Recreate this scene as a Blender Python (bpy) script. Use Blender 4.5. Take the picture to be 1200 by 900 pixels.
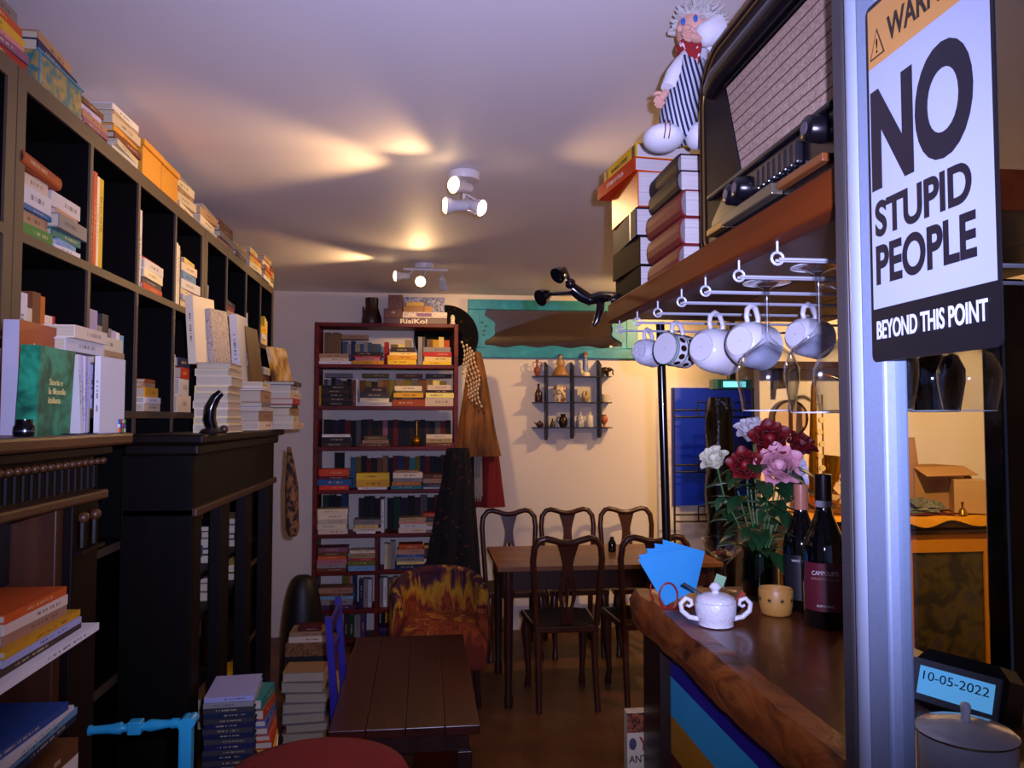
import bpy, math, random
from mathutils import Matrix, Vector, noise as mnoise
PI = math.pi
for _o in list(bpy.data.objects):
    bpy.data.objects.remove(_o, do_unlink=True)
SC = bpy.context.scene
COL = SC.collection

# ------------------------------------------------------------------ camera, light, exposure
cam_data = bpy.data.cameras.new('camera')
cam_data.sensor_width = 36.0
cam_data.lens = 27.0
cam_data.clip_start = 0.02
cam = bpy.data.objects.new('camera', cam_data)
COL.objects.link(cam)
cam.location = (0, 0, 1.556)
cam.rotation_euler = (math.radians(92.608), 0, math.radians(-6.585))
SC.camera = cam
SC.view_settings.view_transform = 'Standard'
SC.view_settings.look = 'None'
SC.view_settings.gamma = 1.0
SC.view_settings.use_curve_mapping = False
SC.view_settings.exposure = 0.12

world = bpy.data.worlds.new('evening_street')
SC.world = world
world.use_nodes = True
world.node_tree.nodes['Background'].inputs[0].default_value = (0.27, 0.31, 0.72, 1)
world.node_tree.nodes['Background'].inputs[1].default_value = 0.65

WARM = (1.0, 0.60, 0.27)
def lamp_spot(name, loc, direction, watts, size, blend, color=WARM, radius=0.03):
    d = bpy.data.lights.new(name, 'SPOT')
    d.energy = watts; d.color = color; d.spot_size = size; d.spot_blend = blend; d.shadow_soft_size = radius
    o = bpy.data.objects.new(name, d); COL.objects.link(o)
    o.location = loc
    o.rotation_euler = Vector(direction).to_track_quat('-Z', 'Y').to_euler()
    return o
# the camera's own flash, a hand's breadth above and beside the lens
fl = bpy.data.lights.new('camera_flash', 'SPOT')
fl.energy = 210.0; fl.color = (0.56, 0.55, 1.0); fl.shadow_soft_size = 0.012
fl.spot_size = math.radians(91); fl.spot_blend = 1.0
flo = bpy.data.objects.new('camera_flash', fl); COL.objects.link(flo)
flo.location = (0.055, 0.0, 1.60)
flo.rotation_euler = (math.radians(98.5), 0, math.radians(-2.0))

# ------------------------------------------------------------------ materials
def lin(c):
    if isinstance(c, str):
        c = tuple(int(c[i:i+2], 16) / 255 for i in (0, 2, 4))
    return tuple((x / 12.92 if x <= 0.04045 else ((x + 0.055) / 1.055) ** 2.4) for x in c[:3]) + (1,)
MATS = {}
def mat(name, col, rough=0.5, metal=0.0, spec=0.5, nscale=12.0, namt=0.12, bump=0.0, coat=0.0, sheen=0.0):
    if name in MATS: return MATS[name]
    m = bpy.data.materials.new(name); m.use_nodes = True
    nt = m.node_tree; b = nt.nodes['Principled BSDF']
    c = lin(col)
    b.inputs['Roughness'].default_value = rough
    b.inputs['Metallic'].default_value = metal
    b.inputs['Specular IOR Level'].default_value = spec
    b.inputs['Coat Weight'].default_value = coat
    if sheen: b.inputs['Sheen Weight'].default_value = sheen
    tc = nt.nodes.new('ShaderNodeTexCoord')
    n = nt.nodes.new('ShaderNodeTexNoise'); n.inputs['Scale'].default_value = nscale; n.inputs['Detail'].default_value = 5
    nt.links.new(tc.outputs['Object'], n.inputs['Vector'])
    mx = nt.nodes.new('ShaderNodeMix'); mx.data_type = 'RGBA'
    mx.inputs[6].default_value = tuple(x * (1 - namt) for x in c[:3]) + (1,)
    mx.inputs[7].default_value = tuple(min(1, x * (1 + namt)) for x in c[:3]) + (1,)
    nt.links.new(n.outputs['Fac'], mx.inputs[0])
    nt.links.new(mx.outputs[2], b.inputs['Base Color'])
    if bump:
        bp = nt.nodes.new('ShaderNodeBump'); bp.inputs['Strength'].default_value = bump; bp.inputs['Distance'].default_value = 0.01
        nt.links.new(n.outputs['Fac'], bp.inputs['Height']); nt.links.new(bp.outputs[0], b.inputs['Normal'])
    MATS[name] = m
    return m
def ramp_mat(name, stops, scale=(1, 1, 1), rough=0.5, distort=0.6, detail=4, nscale=3.0, spec=0.5, coord='Object', coat=0.0, bump=0.0, metal=0.0):
    """noise through a colour ramp: wood grain (stretched scale), stained fabrics, stone"""
    if name in MATS: return MATS[name]
    m = bpy.data.materials.new(name); m.use_nodes = True
    nt = m.node_tree; b = nt.nodes['Principled BSDF']
    b.inputs['Roughness'].default_value = rough; b.inputs['Specular IOR Level'].default_value = spec
    b.inputs['Coat Weight'].default_value = coat; b.inputs['Metallic'].default_value = metal
    tc = nt.nodes.new('ShaderNodeTexCoord'); mp = nt.nodes.new('ShaderNodeMapping')
    mp.inputs['Scale'].default_value = scale
    nt.links.new(tc.outputs[coord], mp.inputs['Vector'])
    n = nt.nodes.new('ShaderNodeTexNoise'); n.inputs['Scale'].default_value = nscale; n.inputs['Detail'].default_value = detail
    n.inputs['Distortion'].default_value = distort
    nt.links.new(mp.outputs[0], n.inputs['Vector'])
    r = nt.nodes.new('ShaderNodeValToRGB')
    els = r.color_ramp.elements
    while len(els) < len(stops): els.new(0.5)
    for e, (p, c) in zip(els, stops):
        e.position = p; e.color = lin(c)
    nt.links.new(n.outputs['Fac'], r.inputs[0]); nt.links.new(r.outputs[0], b.inputs['Base Color'])
    if bump:
        bp = nt.nodes.new('ShaderNodeBump'); bp.inputs['Strength'].default_value = bump; bp.inputs['Distance'].default_value = 0.01
        nt.links.new(n.outputs['Fac'], bp.inputs['Height']); nt.links.new(bp.outputs[0], b.inputs['Normal'])
    MATS[name] = m
    return m
def wood(name, dark, light, axis=1, rough=0.4, k=9.0, coat=0.0, bump=0.0, spec=0.5):
    s = [k, k, k]; s[axis] = k * 0.08
    return ramp_mat(name, [(0.3, dark), (0.7, light)], tuple(s), rough, 0.8, 6, 2.0, coat=coat, bump=bump, spec=spec)
def emit(name, col, strength):
    if name in MATS: return MATS[name]
    m = bpy.data.materials.new(name); m.use_nodes = True
    nt = m.node_tree; b = nt.nodes['Principled BSDF']
    b.inputs['Base Color'].default_value = lin(col); b.inputs['Emission Color'].default_value = lin(col)
    b.inputs['Emission Strength'].default_value = strength
    MATS[name] = m
    return m
def glass(name, tint='ffffff', refl=1.0, power=3.5, rough=0.02, body=0.0):
    """thin clear glass: transparent body with a Fresnel mirror film"""
    if name in MATS: return MATS[name]
    m = bpy.data.materials.new(name); m.use_nodes = True
    nt = m.node_tree; nt.nodes.clear()
    out = nt.nodes.new('ShaderNodeOutputMaterial')
    tr = nt.nodes.new('ShaderNodeBsdfTransparent'); tr.inputs[0].default_value = lin(tint)
    gl = nt.nodes.new('ShaderNodeBsdfGlossy'); gl.inputs['Roughness'].default_value = rough
    lw = nt.nodes.new('ShaderNodeLayerWeight'); lw.inputs[0].default_value = 0.5
    fr = nt.nodes.new('ShaderNodeMath'); fr.operation = 'POWER'; fr.inputs[1].default_value = power
    nt.links.new(lw.outputs['Facing'], fr.inputs[0])
    ma = nt.nodes.new('ShaderNodeMath'); ma.operation = 'MULTIPLY_ADD'; ma.inputs[1].default_value = refl; ma.inputs[2].default_value = body
    ma.use_clamp = True
    nt.links.new(fr.outputs[0], ma.inputs[0])
    mx = nt.nodes.new('ShaderNodeMixShader')
    nt.links.new(ma.outputs[0], mx.inputs[0]); nt.links.new(tr.outputs[0], mx.inputs[1]); nt.links.new(gl.outputs[0], mx.inputs[2])
    nt.links.new(mx.outputs[0], out.inputs[0])
    MATS[name] = m
    return m

# ------------------------------------------------------------------ mesh builder
def frame(p0, p1):
    d = (Vector(p1) - Vector(p0)).normalized()
    a = Vector((0, 0, 1)) if abs(d.z) < 0.95 else Vector((1, 0, 0))
    u = d.cross(a).normalized(); w = d.cross(u).normalized()
    return d, u, w
class MB:
    def __init__(self): self.v = []; self.f = []; self.m = []
    def add(self, vs, fs, mi=0, M=None):
        o = len(self.v)
        self.v += [tuple(M @ Vector(p)) for p in vs] if M is not None else [tuple(p) for p in vs]
        self.f += [tuple(i + o for i in f) for f in fs]; self.m += [mi] * len(fs)
        return self
    def box(self, x0, x1, y0, y1, z0, z1, mi=0, M=None):
        vs = [(x, y, z) for z in (z0, z1) for y in (y0, y1) for x in (x0, x1)]
        return self.add(vs, [(0, 2, 3, 1), (4, 5, 7, 6), (0, 1, 5, 4), (1, 3, 7, 5), (3, 2, 6, 7), (2, 0, 4, 6)], mi, M)
    def tube(self, pts, rad, n=10, mi=0, closed=False, M=None, flat=1.0):
        k = len(pts); rs = rad if isinstance(rad, (list, tuple)) else [rad] * k
        vs = []; pu = None
        P = [Vector(p) for p in pts]
        for i in range(k):
            a = P[i - 1] if (i > 0 or closed) else P[i]
            b = P[(i + 1) % k] if (i < k - 1 or closed) else P[i]
            d = (b - a)
            d = d.normalized() if d.length > 1e-9 else Vector((0, 0, 1))
            if pu is None:
                h = Vector((0, 0, 1)) if abs(d.z) < 0.9 else Vector((1, 0, 0))
                u = d.cross(h).normalized()
            else:
                u = (pu - d * pu.dot(d)).normalized()
            w = d.cross(u); pu = u
            for j in range(n):
                t = 2 * PI * j / n
                vs.append(P[i] + u * (math.cos(t) * rs[i]) + w * (math.sin(t) * rs[i] * flat))
        fs = []
        for i in range(k if closed else k - 1):
            for j in range(n):
                a = i * n + j; b = i * n + (j + 1) % n; c = ((i + 1) % k) * n + (j + 1) % n; e = ((i + 1) % k) * n + j
                fs.append((a, b, c, e))
        if not closed:
            fs.append(tuple(range(n - 1, -1, -1))); fs.append(tuple((k - 1) * n + j for j in range(n)))
        return self.add(vs, fs, mi, M)
    def cyl(self, p0, p1, r0, r1=None, n=16, mi=0, M=None):
        return self.tube([p0, p1], [r0, r0 if r1 is None else r1], n, mi, False, M)
    def lathe(self, prof, c=(0, 0, 0), n=24, mi=0, M=None, sx=1.0, sy=1.0):
        vs = []; fs = []
        for r, z in prof:
            for j in range(n):
                t = 2 * PI * j / n
                vs.append((c[0] + r * sx * math.cos(t), c[1] + r * sy * math.sin(t), c[2] + z))
        for i in range(len(prof) - 1):
            for j in range(n):
                fs.append((i * n + j, i * n + (j + 1) % n, (i + 1) * n + (j + 1) % n, (i + 1) * n + j))
        if prof[0][0] > 1e-6: fs.append(tuple(range(n - 1, -1, -1)))
        if prof[-1][0] > 1e-6: fs.append(tuple((len(prof) - 1) * n + j for j in range(n)))
        return self.add(vs, fs, mi, M)
    def open_lathe(self, prof, c=(0, 0, 0), n=24, mi=0, M=None):
        vs = []; fs = []
        for r, z in prof:
            for j in range(n):
                t = 2 * PI * j / n
                vs.append((c[0] + r * math.cos(t), c[1] + r * math.sin(t), c[2] + z))
        for i in range(len(prof) - 1):
            for j in range(n):
                fs.append((i * n + j, i * n + (j + 1) % n, (i + 1) * n + (j + 1) % n, (i + 1) * n + j))
        return self.add(vs, fs, mi, M)
    def ell(self, c, r, n=16, k=10, mi=0, M=None):
        if isinstance(r, (int, float)): r = (r, r, r)
        T = Matrix.Translation(c) @ Matrix.Diagonal((r[0], r[1], r[2], 1))
        prof = [(math.sin(PI * i / k), -math.cos(PI * i / k)) for i in range(k + 1)]
        prof[0] = (1e-7, -1); prof[-1] = (1e-7, 1)
        return self.lathe(prof, (0, 0, 0), n, mi, (M @ T) if M is not None else T)
    def prism(self, poly, d0, d1, mi=0, M=None):
        """polygon in local XY pushed from z=d0 to z=d1"""
        n = len(poly)
        vs = [(x, y, d0) for x, y in poly] + [(x, y, d1) for x, y in poly]
        fs = [tuple(range(n - 1, -1, -1)), tuple(range(n, 2 * n))]
        fs += [(i, (i + 1) % n, n + (i + 1) % n, n + i) for i in range(n)]
        return self.add(vs, fs, mi, M)
    def sheet(self, fn, nu, nv, th=0.0, mi=0, M=None, closed=False):
        """surface fn(u,v); th>0 gives it thickness along its normals"""
        P = [[Vector(fn(i / nu, j / nv)) for j in range(nv + 1)] for i in range(nu + (0 if closed else 1))]
        NU = len(P)
        vs = [p for row in P for p in row]; w = nv + 1
        fs = []
        for i in range(nu):
            for j in range(nv):
                a = i * w + j; b = ((i + 1) % NU) * w + j
                fs.append((a, b, b + 1, a + 1))
        if th:
            N = [Vector((0, 0, 0)) for _ in vs]
            for q in fs:
                nn = (vs[q[1]] - vs[q[0]]).cross(vs[q[3]] - vs[q[0]])
                for i in q: N[i] += nn
            o = len(vs)
            vs = vs + [p - (nn.normalized() if nn.length else Vector((0, 0, 1))) * th for p, nn in zip(vs, N)]
            fs2 = [tuple(reversed([i + o for i in q])) for q in fs]
            rim = []
            for i in range(nu):
                i2 = (i + 1) % NU
                rim.append((i * w, i * w + o, i2 * w + o, i2 * w)); rim.append((i2 * w + nv, i2 * w + nv + o, i * w + nv + o, i * w + nv))
            if not closed:
                for j in range(nv):
                    rim.append((j + 1, j + 1 + o, j + o, j)); e = (NU - 1) * w
                    rim.append((e + j, e + j + o, e + j + 1 + o, e + j + 1))
            fs = fs + fs2 + rim
        return self.add(vs, fs, mi, M)
    def mesh(self, name, mats, smooth=None):
        me = bpy.data.meshes.new(name)
        me.from_pydata(self.v, [], self.f)
        for m in (mats if isinstance(mats, (list, tuple)) else [mats]): me.materials.append(m)
        me.polygons.foreach_set('material_index', self.m)
        me.update()
        if smooth is not None:
            me.polygons.foreach_set('use_smooth', [True] * len(me.polygons))
            me.set_sharp_from_angle(angle=math.radians(smooth))
        return me
    def build(self, name, mats, parent=None, smooth=None, bevel=0.0, local=False, origin=None):
        """vertices are in world metres; a part is re-based on its thing, a lone mesh on its own base centre"""
        if parent is not None:
            L = Vector((0, 0, 0))
            if not local:
                q = parent
                while q is not None: L += Vector(q.location); q = q.parent
        else:
            if origin is None:
                xs, ys, zs = zip(*self.v)
                origin = ((min(xs) + max(xs)) / 2, (min(ys) + max(ys)) / 2, min(zs))
            L = Vector(origin)
        if L.length: self.v = [(x - L.x, y - L.y, z - L.z) for x, y, z in self.v]
        o = bpy.data.objects.new(name, self.mesh(name, mats, smooth)); COL.objects.link(o)
        if parent is not None: o.parent = parent
        else: o.location = L
        if bevel:
            b = o.modifiers.new('bevel', 'BEVEL'); b.width = bevel; b.segments = 2; b.limit_method = 'ANGLE'
        return o
def thing(name, label, cat, loc=(0, 0, 0), group=None):
    o = bpy.data.objects.new(name, None); COL.objects.link(o)
    o.empty_display_size = 0.05; o.location = loc
    return tag(o, label, cat, group)
def tag(o, label, cat, group=None, kind=None):
    if label: o['label'] = label
    if cat: o['category'] = cat
    if group: o['group'] = group
    if kind: o['kind'] = kind
    return o
def struct(o, label=None, cat=None):
    o['kind'] = 'structure'
    if label: o['label'] = label
    if cat: o['category'] = cat
    return o
def piece(me, name, parent, loc=(0, 0, 0), rot=(0, 0, 0), scale=(1, 1, 1)):
    o = bpy.data.objects.new(name, me); COL.objects.link(o); o.parent = parent
    o.location = loc; o.rotation_euler = rot; o.scale = scale
    return o
def dup(root, loc, rotz=None, label=None, group=None, scale=None):
    def cp(o, par):
        c = o.copy(); COL.objects.link(c); c.parent = par
        for ch in list(o.children): cp(ch, c)
        return c
    r = cp(root, None); r.location = loc
    if rotz is not None: r.rotation_euler = (0, 0, rotz)
    if scale: r.scale = scale
    if label: r['label'] = label
    if group: r['group'] = group
    return r
def lettering(name, body, size, M, m, parent, bold=0.0, width=None, height=None, align='LEFT', thick=0.0004, local=False):
    """flat print: text laid in the XY plane of M; stretched to width/height when given"""
    cu = bpy.data.curves.new(name, 'FONT'); cu.body = body; cu.size = size; cu.offset = bold
    cu.extrude = thick; cu.align_x = align; cu.resolution_u = 6
    t = bpy.data.objects.new(name + '_curve', cu); COL.objects.link(t)
    dg = bpy.context.evaluated_depsgraph_get(); dg.update()
    me = bpy.data.meshes.new_from_object(t.evaluated_get(dg))
    bpy.data.objects.remove(t, do_unlink=True); bpy.data.curves.remove(cu)
    xs = [v.co.x for v in me.vertices]; ys = [v.co.y for v in me.vertices]
    x0, x1, y0, y1 = min(xs), max(xs), min(ys), max(ys)
    sx = (width / (x1 - x0)) if width else 1; sy = (height / (y1 - y0)) if height else 1
    ox = x0 if align == 'LEFT' else (x0 + x1) / 2
    for v in me.vertices:
        v.co = ((v.co.x - ox) * sx, (v.co.y - y0) * sy, v.co.z)
    me.materials.clear(); me.materials.append(m)
    o = bpy.data.objects.new(name, me); COL.objects.link(o)
    L = Vector((0, 0, 0)); q = parent
    while q is not None and not local: L += Vector(q.location); q = q.parent
    o.parent = parent
    o.matrix_local = Matrix.Translation(-L) @ M
    return o
def axes(o, x, y, z=None):
    x = Vector(x).normalized(); y = Vector(y).normalized(); z = x.cross(y) if z is None else Vector(z)
    return Matrix(((x.x, y.x, z.x, o[0]), (x.y, y.y, z.y, o[1]), (x.z, y.z, z.z, o[2]), (0, 0, 0, 1)))
RZ = lambda a: Matrix.Rotation(a, 4, 'Z')
RX = lambda a: Matrix.Rotation(a, 4, 'X')
RY = lambda a: Matrix.Rotation(a, 4, 'Y')
TR = lambda x, y, z: Matrix.Translation((x, y, z))
ORD = ['lowest', 'second', 'third', 'fourth', 'fifth', 'sixth', 'seventh', 'eighth', 'ninth', 'tenth', 'eleventh', 'twelfth',
       'thirteenth', 'fourteenth', 'fifteenth', 'sixteenth', 'seventeenth', 'eighteenth', 'nineteenth', 'twentieth',
       'twenty-first', 'twenty-second', 'twenty-third', 'twenty-fourth', 'twenty-fifth', 'twenty-sixth', 'twenty-seventh', 'twenty-eighth', 'twenty-ninth', 'thirtieth', 'thirty-first', 'thirty-second', 'thirty-third']
NTH = ['first'] + ORD[1:]
random.seed(11)

# ------------------------------------------------------------------ the room
M_wall = mat('cream_wall_paint', 'e2d6c4', 0.75, nscale=3, namt=0.03)
M_ceil = mat('white_ceiling_paint', 'eae4e2', 0.6, nscale=2, namt=0.03)
M_floor = ramp_mat('brown_concrete_floor', [(0.25, '4c2e1a'), (0.55, '6c4426'), (0.8, '845c36')], (1, 1, 1), 0.45, 0.5, 8, 4.0)
BY = 5.707; CZ = 2.485; LX = -1.16; RXW = 3.75
struct(MB().box(LX - .1, RXW + .1, -1.3, BY + .1, -0.1, 0).build('floor', M_floor))
struct(MB().box(LX - .1, RXW + .1, -1.3, BY + .1, CZ, CZ + .1).build('ceiling', M_ceil))
struct(MB().box(LX - .1, RXW + .1, BY, BY + .1, 0, CZ).build('wall_back', M_wall))
struct(MB().box(LX - .1, LX, -1.3, BY, 0, CZ).build('wall_left', M_wall))
struct(MB().box(RXW, RXW + .1, -1.3, BY, 0, CZ).build('wall_right', M_wall))
struct(MB().box(2.07, RXW, 4.55, 4.63, 0, CZ).build('wall_partition', M_wall))
# shop front behind the camera: solid beside a wide open doorway
mw = MB(); mw.box(LX, -.75, -1.3, -1.2, 0, CZ); mw.box(1.25, RXW, -1.3, -1.2, 0, CZ); mw.box(-.75, 1.25, -1.3, -1.2, 2.2, CZ)
struct(mw.build('wall_front', M_wall))
so = struct(MB().box(-.912, -.822, BY - .008, BY, .155, .225).build('power_socket', mat('white_plastic', 'd8d6d2', .35), bevel=.002),
            'white wall socket plate low on the wall beside the red bookcase', 'socket')
so['kind'] = 'thing'
for dx in (-.02, .02):
    MB().lathe([(.012, 0), (.012, .004)], (0, 0, 0), 16, M=TR(-.867 + dx, BY - .008, .19) @ RX(PI / 2)).build('socket_hole', mat('socket_dark', '1a1a1c', .6), so)
# ------------------------------------------------------------------ books
BOOKC = {'cream': 'e0cfae', 'white': 'd9d6d2', 'tan': 'b08c66', 'yellow': 'd9a520', 'pale yellow': 'e6cf7a', 'orange': 'cc5a1c', 'red': 'a8201c',
         'dark red': '5a1414', 'pink': 'c07a72', 'brown': '6b4322', 'dark brown': '33211a', 'black': '141215', 'navy blue': '1c2448',
         'blue': '2b5a94', 'sky blue': '6c9cc0', 'teal': '2a7a78', 'green': '2f7a3a', 'dark green': '173a24', 'olive': '6a6420', 'grey': '8a8480',
         'dark grey': '3d3a3c', 'lavender': 'a8a4c8', 'purple': '4a2a58', 'mauve': '8a5468'}
LIGHTC = {'cream', 'white', 'tan', 'yellow', 'pale yellow', 'sky blue', 'grey', 'lavender', 'pink'}
def book_mat(c):
    """a printed cover: plain colour, slight per-copy shade, and lettering-like print down the spine"""
    key = 'cover_' + c.replace(' ', '_')
    if key in MATS: return MATS[key]
    m = bpy.data.materials.new(key); m.use_nodes = True
    nt = m.node_tree; b = nt.nodes['Principled BSDF']; L = nt.links.new
    base = lin(BOOKC[c]); ink = lin('3a2a22') if c in LIGHTC else lin('c9b48a')
    b.inputs['Roughness'].default_value = 0.55; b.inputs['Specular IOR Level'].default_value = 0.25
    tc = nt.nodes.new('ShaderNodeTexCoord'); sp = nt.nodes.new('ShaderNodeSeparateXYZ'); L(tc.outputs['Generated'], sp.inputs[0])
    oi = nt.nodes.new('ShaderNodeObjectInfo')
    def mth(op, a, bb):
        n = nt.nodes.new('ShaderNodeMath'); n.operation = op
        for i, q in enumerate((a, bb)):
            if isinstance(q, (int, float)): n.inputs[i].default_value = q
            else: L(q, n.inputs[i])
        return n.outputs[0]
    # lettering rows: middle of the spine thickness, broken up along its length
    nz = nt.nodes.new('ShaderNodeTexNoise'); nz.noise_dimensions = '2D'; nz.inputs['Scale'].default_value = 1.0; nz.inputs['Detail'].default_value = 2
    cx = nt.nodes.new('ShaderNodeCombineXYZ')
    L(mth('MULTIPLY', sp.outputs[1], 42.0), cx.inputs[0]); L(mth('MULTIPLY', oi.outputs['Random'], 37.0), cx.inputs[1])
    L(cx.outputs[0], nz.inputs['Vector'])
    t = mth('GREATER_THAN', nz.outputs['Fac'], 0.5)
    t = mth('MULTIPLY', t, mth('GREATER_THAN', sp.outputs[2], 0.36)); t = mth('MULTIPLY', t, mth('LESS_THAN', sp.outputs[2], 0.64))
    lo = mth('MULTIPLY', oi.outputs['Random'], 0.3)
    t = mth('MULTIPLY', t, mth('GREATER_THAN', sp.outputs[1], mth('ADD', lo, 0.12)))
    t = mth('MULTIPLY', t, mth('LESS_THAN', sp.outputs[1], mth('ADD', lo, 0.55)))
    t = mth('MULTIPLY', t, mth('LESS_THAN', sp.outputs[0], 0.03)); t = mth('MULTIPLY', t, 0.7)
    hs = nt.nodes.new('ShaderNodeHueSaturation'); hs.inputs['Color'].default_value = base
    L(mth('ADD', mth('MULTIPLY', oi.outputs['Random'], 0.05), 0.475), hs.inputs['Hue'])
    rv = mth('FRACT', mth('MULTIPLY', oi.outputs['Random'], 7.3), 0.0)
    L(mth('ADD', mth('MULTIPLY', rv, 0.4), 0.8), hs.inputs['Value'])
    mx = nt.nodes.new('ShaderNodeMix'); mx.data_type = 'RGBA'
    L(t, mx.inputs[0]); L(hs.outputs[0], mx.inputs[6]); mx.inputs[7].default_value = ink
    L(mx.outputs[2], b.inputs['Base Color'])
    MATS[key] = m
    return m
def page_mat(key='page_edges', c='cdbf9f'):
    if key in MATS: return MATS[key]
    m = bpy.data.materials.new(key); m.use_nodes = True
    nt = m.node_tree; b = nt.nodes['Principled BSDF']; b.inputs['Roughness'].default_value = 0.9
    tc = nt.nodes.new('ShaderNodeTexCoord'); mp = nt.nodes.new('ShaderNodeMapping'); mp.inputs['Scale'].default_value = (3, 3, 900)
    n = nt.nodes.new('ShaderNodeTexNoise'); n.inputs['Scale'].default_value = 1.0
    nt.links.new(tc.outputs['Object'], mp.inputs[0]); nt.links.new(mp.outputs[0], n.inputs['Vector'])
    r = nt.nodes.new('ShaderNodeValToRGB'); k = lin(c)
    r.color_ramp.elements[0].position = .3; r.color_ramp.elements[0].color = tuple(x * .7 for x in k[:3]) + (1,)
    r.color_ramp.elements[1].position = .65; r.color_ramp.elements[1].color = k
    nt.links.new(n.outputs['Fac'], r.inputs[0]); nt.links.new(r.outputs[0], b.inputs['Base Color'])
    MATS[key] = m
    return m
def book(label, M, w, h, t, c, group=None, parts=False, rounded=False, page=None, name='book', cover=None):
    """local X spine(-)->fore edge(+), Y tail->head, Z thickness from 0"""
    cm = cover or book_mat(c); pm = page or page_mat()
    k = min(0.0028, t * 0.16); a, b = w / 2, h / 2
    mb = MB()
    mb.box(-a, a, -b, b, 0, k); mb.box(-a, a, -b, b, t - k, t)
    if rounded:
        n = 6; poly = [(-a - math.sin(PI * i / n) * t * .22, t / 2 - math.cos(PI * i / n) * t / 2) for i in range(n + 1)]
        poly += [(-a + k - math.sin(PI * i / n) * t * .2, t / 2 + math.cos(PI * i / n) * (t / 2 - k)) for i in range(n + 1)]
        mb.prism(poly, -b, b, 0, RX(PI / 2))
    else:
        mb.box(-a, -a + k, -b, b, k, t - k)
    pb = MB()
    e = 0.0035
    pb.box(-a + k, a - e, -b + e, b - e, k, t - k)
    if parts:
        o = bpy.data.objects.new(name, mb.mesh(name, cm)); COL.objects.link(o)
        p = bpy.data.objects.new('pages', pb.mesh('pages', pm)); COL.objects.link(p); p.parent = o
    else:
        mb.add(pb.v, pb.f, 1)
        o = bpy.data.objects.new(name, mb.mesh(name, [cm, pm])); COL.objects.link(o)
    o.matrix_world = M
    return tag(o, label, 'book', group)
def flat_M(x, y, z, spine, jig=0.0):
    """lying book, spine turned towards the unit direction 'spine' (2D)"""
    a = math.atan2(-spine[1], -spine[0]) + jig
    return TR(x, y, z) @ RZ(a)
def up_M(x, y, z, w, h, spine, lean=0.0, turn=0.0):
    """standing book: (x,y) is the near lower spine corner line; thickness grows along inward x up"""
    a = math.atan2(-spine[1], -spine[0]) + turn
    inw = Vector((math.cos(a), math.sin(a), 0)); up = Vector((0, 0, 1))
    M = axes((x, y, z), inw, up)
    return M @ Matrix.Rotation(lean, 4, 'X') @ TR(w / 2, h / 2, 0)

LOOSE = MB(); LOOSE_M = []
def loose_book(M, w, h, t, c):
    """one of the many small dim books that are joined into a single mass"""
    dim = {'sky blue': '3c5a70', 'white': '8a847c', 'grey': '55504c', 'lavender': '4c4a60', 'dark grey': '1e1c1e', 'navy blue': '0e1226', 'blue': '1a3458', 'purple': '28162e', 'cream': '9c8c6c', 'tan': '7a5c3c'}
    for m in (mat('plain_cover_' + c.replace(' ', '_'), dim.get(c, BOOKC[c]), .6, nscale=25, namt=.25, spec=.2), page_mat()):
        if m not in LOOSE_M: LOOSE_M.append(m)
    ci = LOOSE_M.index(MATS['plain_cover_' + c.replace(' ', '_')]); pi_ = LOOSE_M.index(page_mat())
    a, b, k = w / 2, h / 2, min(.0028, t * .16)
    LOOSE.box(-a, a, -b, b, 0, k, ci, M); LOOSE.box(-a, a, -b, b, t - k, t, ci, M); LOOSE.box(-a, -a + k, -b, b, k, t - k, ci, M)
    LOOSE.box(-a + k, a - .0035, -b + .0035, b - .0035, k, t - k, pi_, M)
def loose_pile(x, y, z, spine, items, jit=.004, ang=.06):
    for c, h, w, t in items:
        loose_book(flat_M(x + random.uniform(-jit, jit), y + random.uniform(-jit, jit), z, spine, random.uniform(-ang, ang)), w, h, t, c)
        z += t + .0004
def pile(x, y, z, spine, items, where, group, parts=False, jit=0.006, ang=0.05, page=None):
    """items bottom up: (colour, spine length, width, thickness)"""
    for i, it in enumerate(items):
        c, h, w, t = it[:4]
        rd = len(it) > 4 and it[4]
        pos = ['bottom'] + [NTH[j] + ' from bottom' for j in range(1, 30)]
        p = 'top' if (i == len(items) - 1 and i > 0) else pos[i]
        book(f'{c} book, {p} of {where}', flat_M(x + random.uniform(-jit, jit), y + random.uniform(-jit, jit), z, spine, random.uniform(-ang, ang)),
             w, h, t, c, group, parts, rd, page)
        z += t + 0.0004
    return z

# ------------------------------------------------------------------ red bookcase on the back wall
M_redwood = wood('dark_red_stained_wood', '480a06', '70180c', 0, 0.45, spec=.2)
bx0, bx1, by0, by1 = -.748, .243, 5.40, 5.645
rb = thing('red_bookcase', 'tall dark red open bookcase crammed with books against the back wall', 'bookcase', ((bx0 + bx1) / 2, (by0 + by1) / 2, 0))
LV = [2.225, 1.936, 1.646, 1.363, 1.068, .766, .513, .253, .05]
MB().box(bx0, bx0 + .03, by0, by1, 0, LV[0]).build('side_panel', M_redwood, rb, bevel=.003)
MB().box(bx1 - .03, bx1, by0, by1, 0, LV[0]).build('side_panel', M_redwood, rb, bevel=.003)
for i, z in enumerate(LV):
    MB().box(bx0 + .03, bx1 - .03, by0 + .004, by1, z - .026, z).build('top_board' if i == 0 else 'shelf', M_redwood, rb, bevel=.003)
MB().box(-.325, -.302, by0 + .01, by1, LV[8], LV[5] - .026).build('divider', M_redwood, rb)
SH = ['top', 'second', 'third', 'fourth', 'fifth', 'sixth', 'seventh', 'lowest']
PN = ['pile nearest the coats', 'second pile from the coats', 'third pile from the coats', 'pile by the wall corner']
BG = 'books on the red bookcase'
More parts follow.
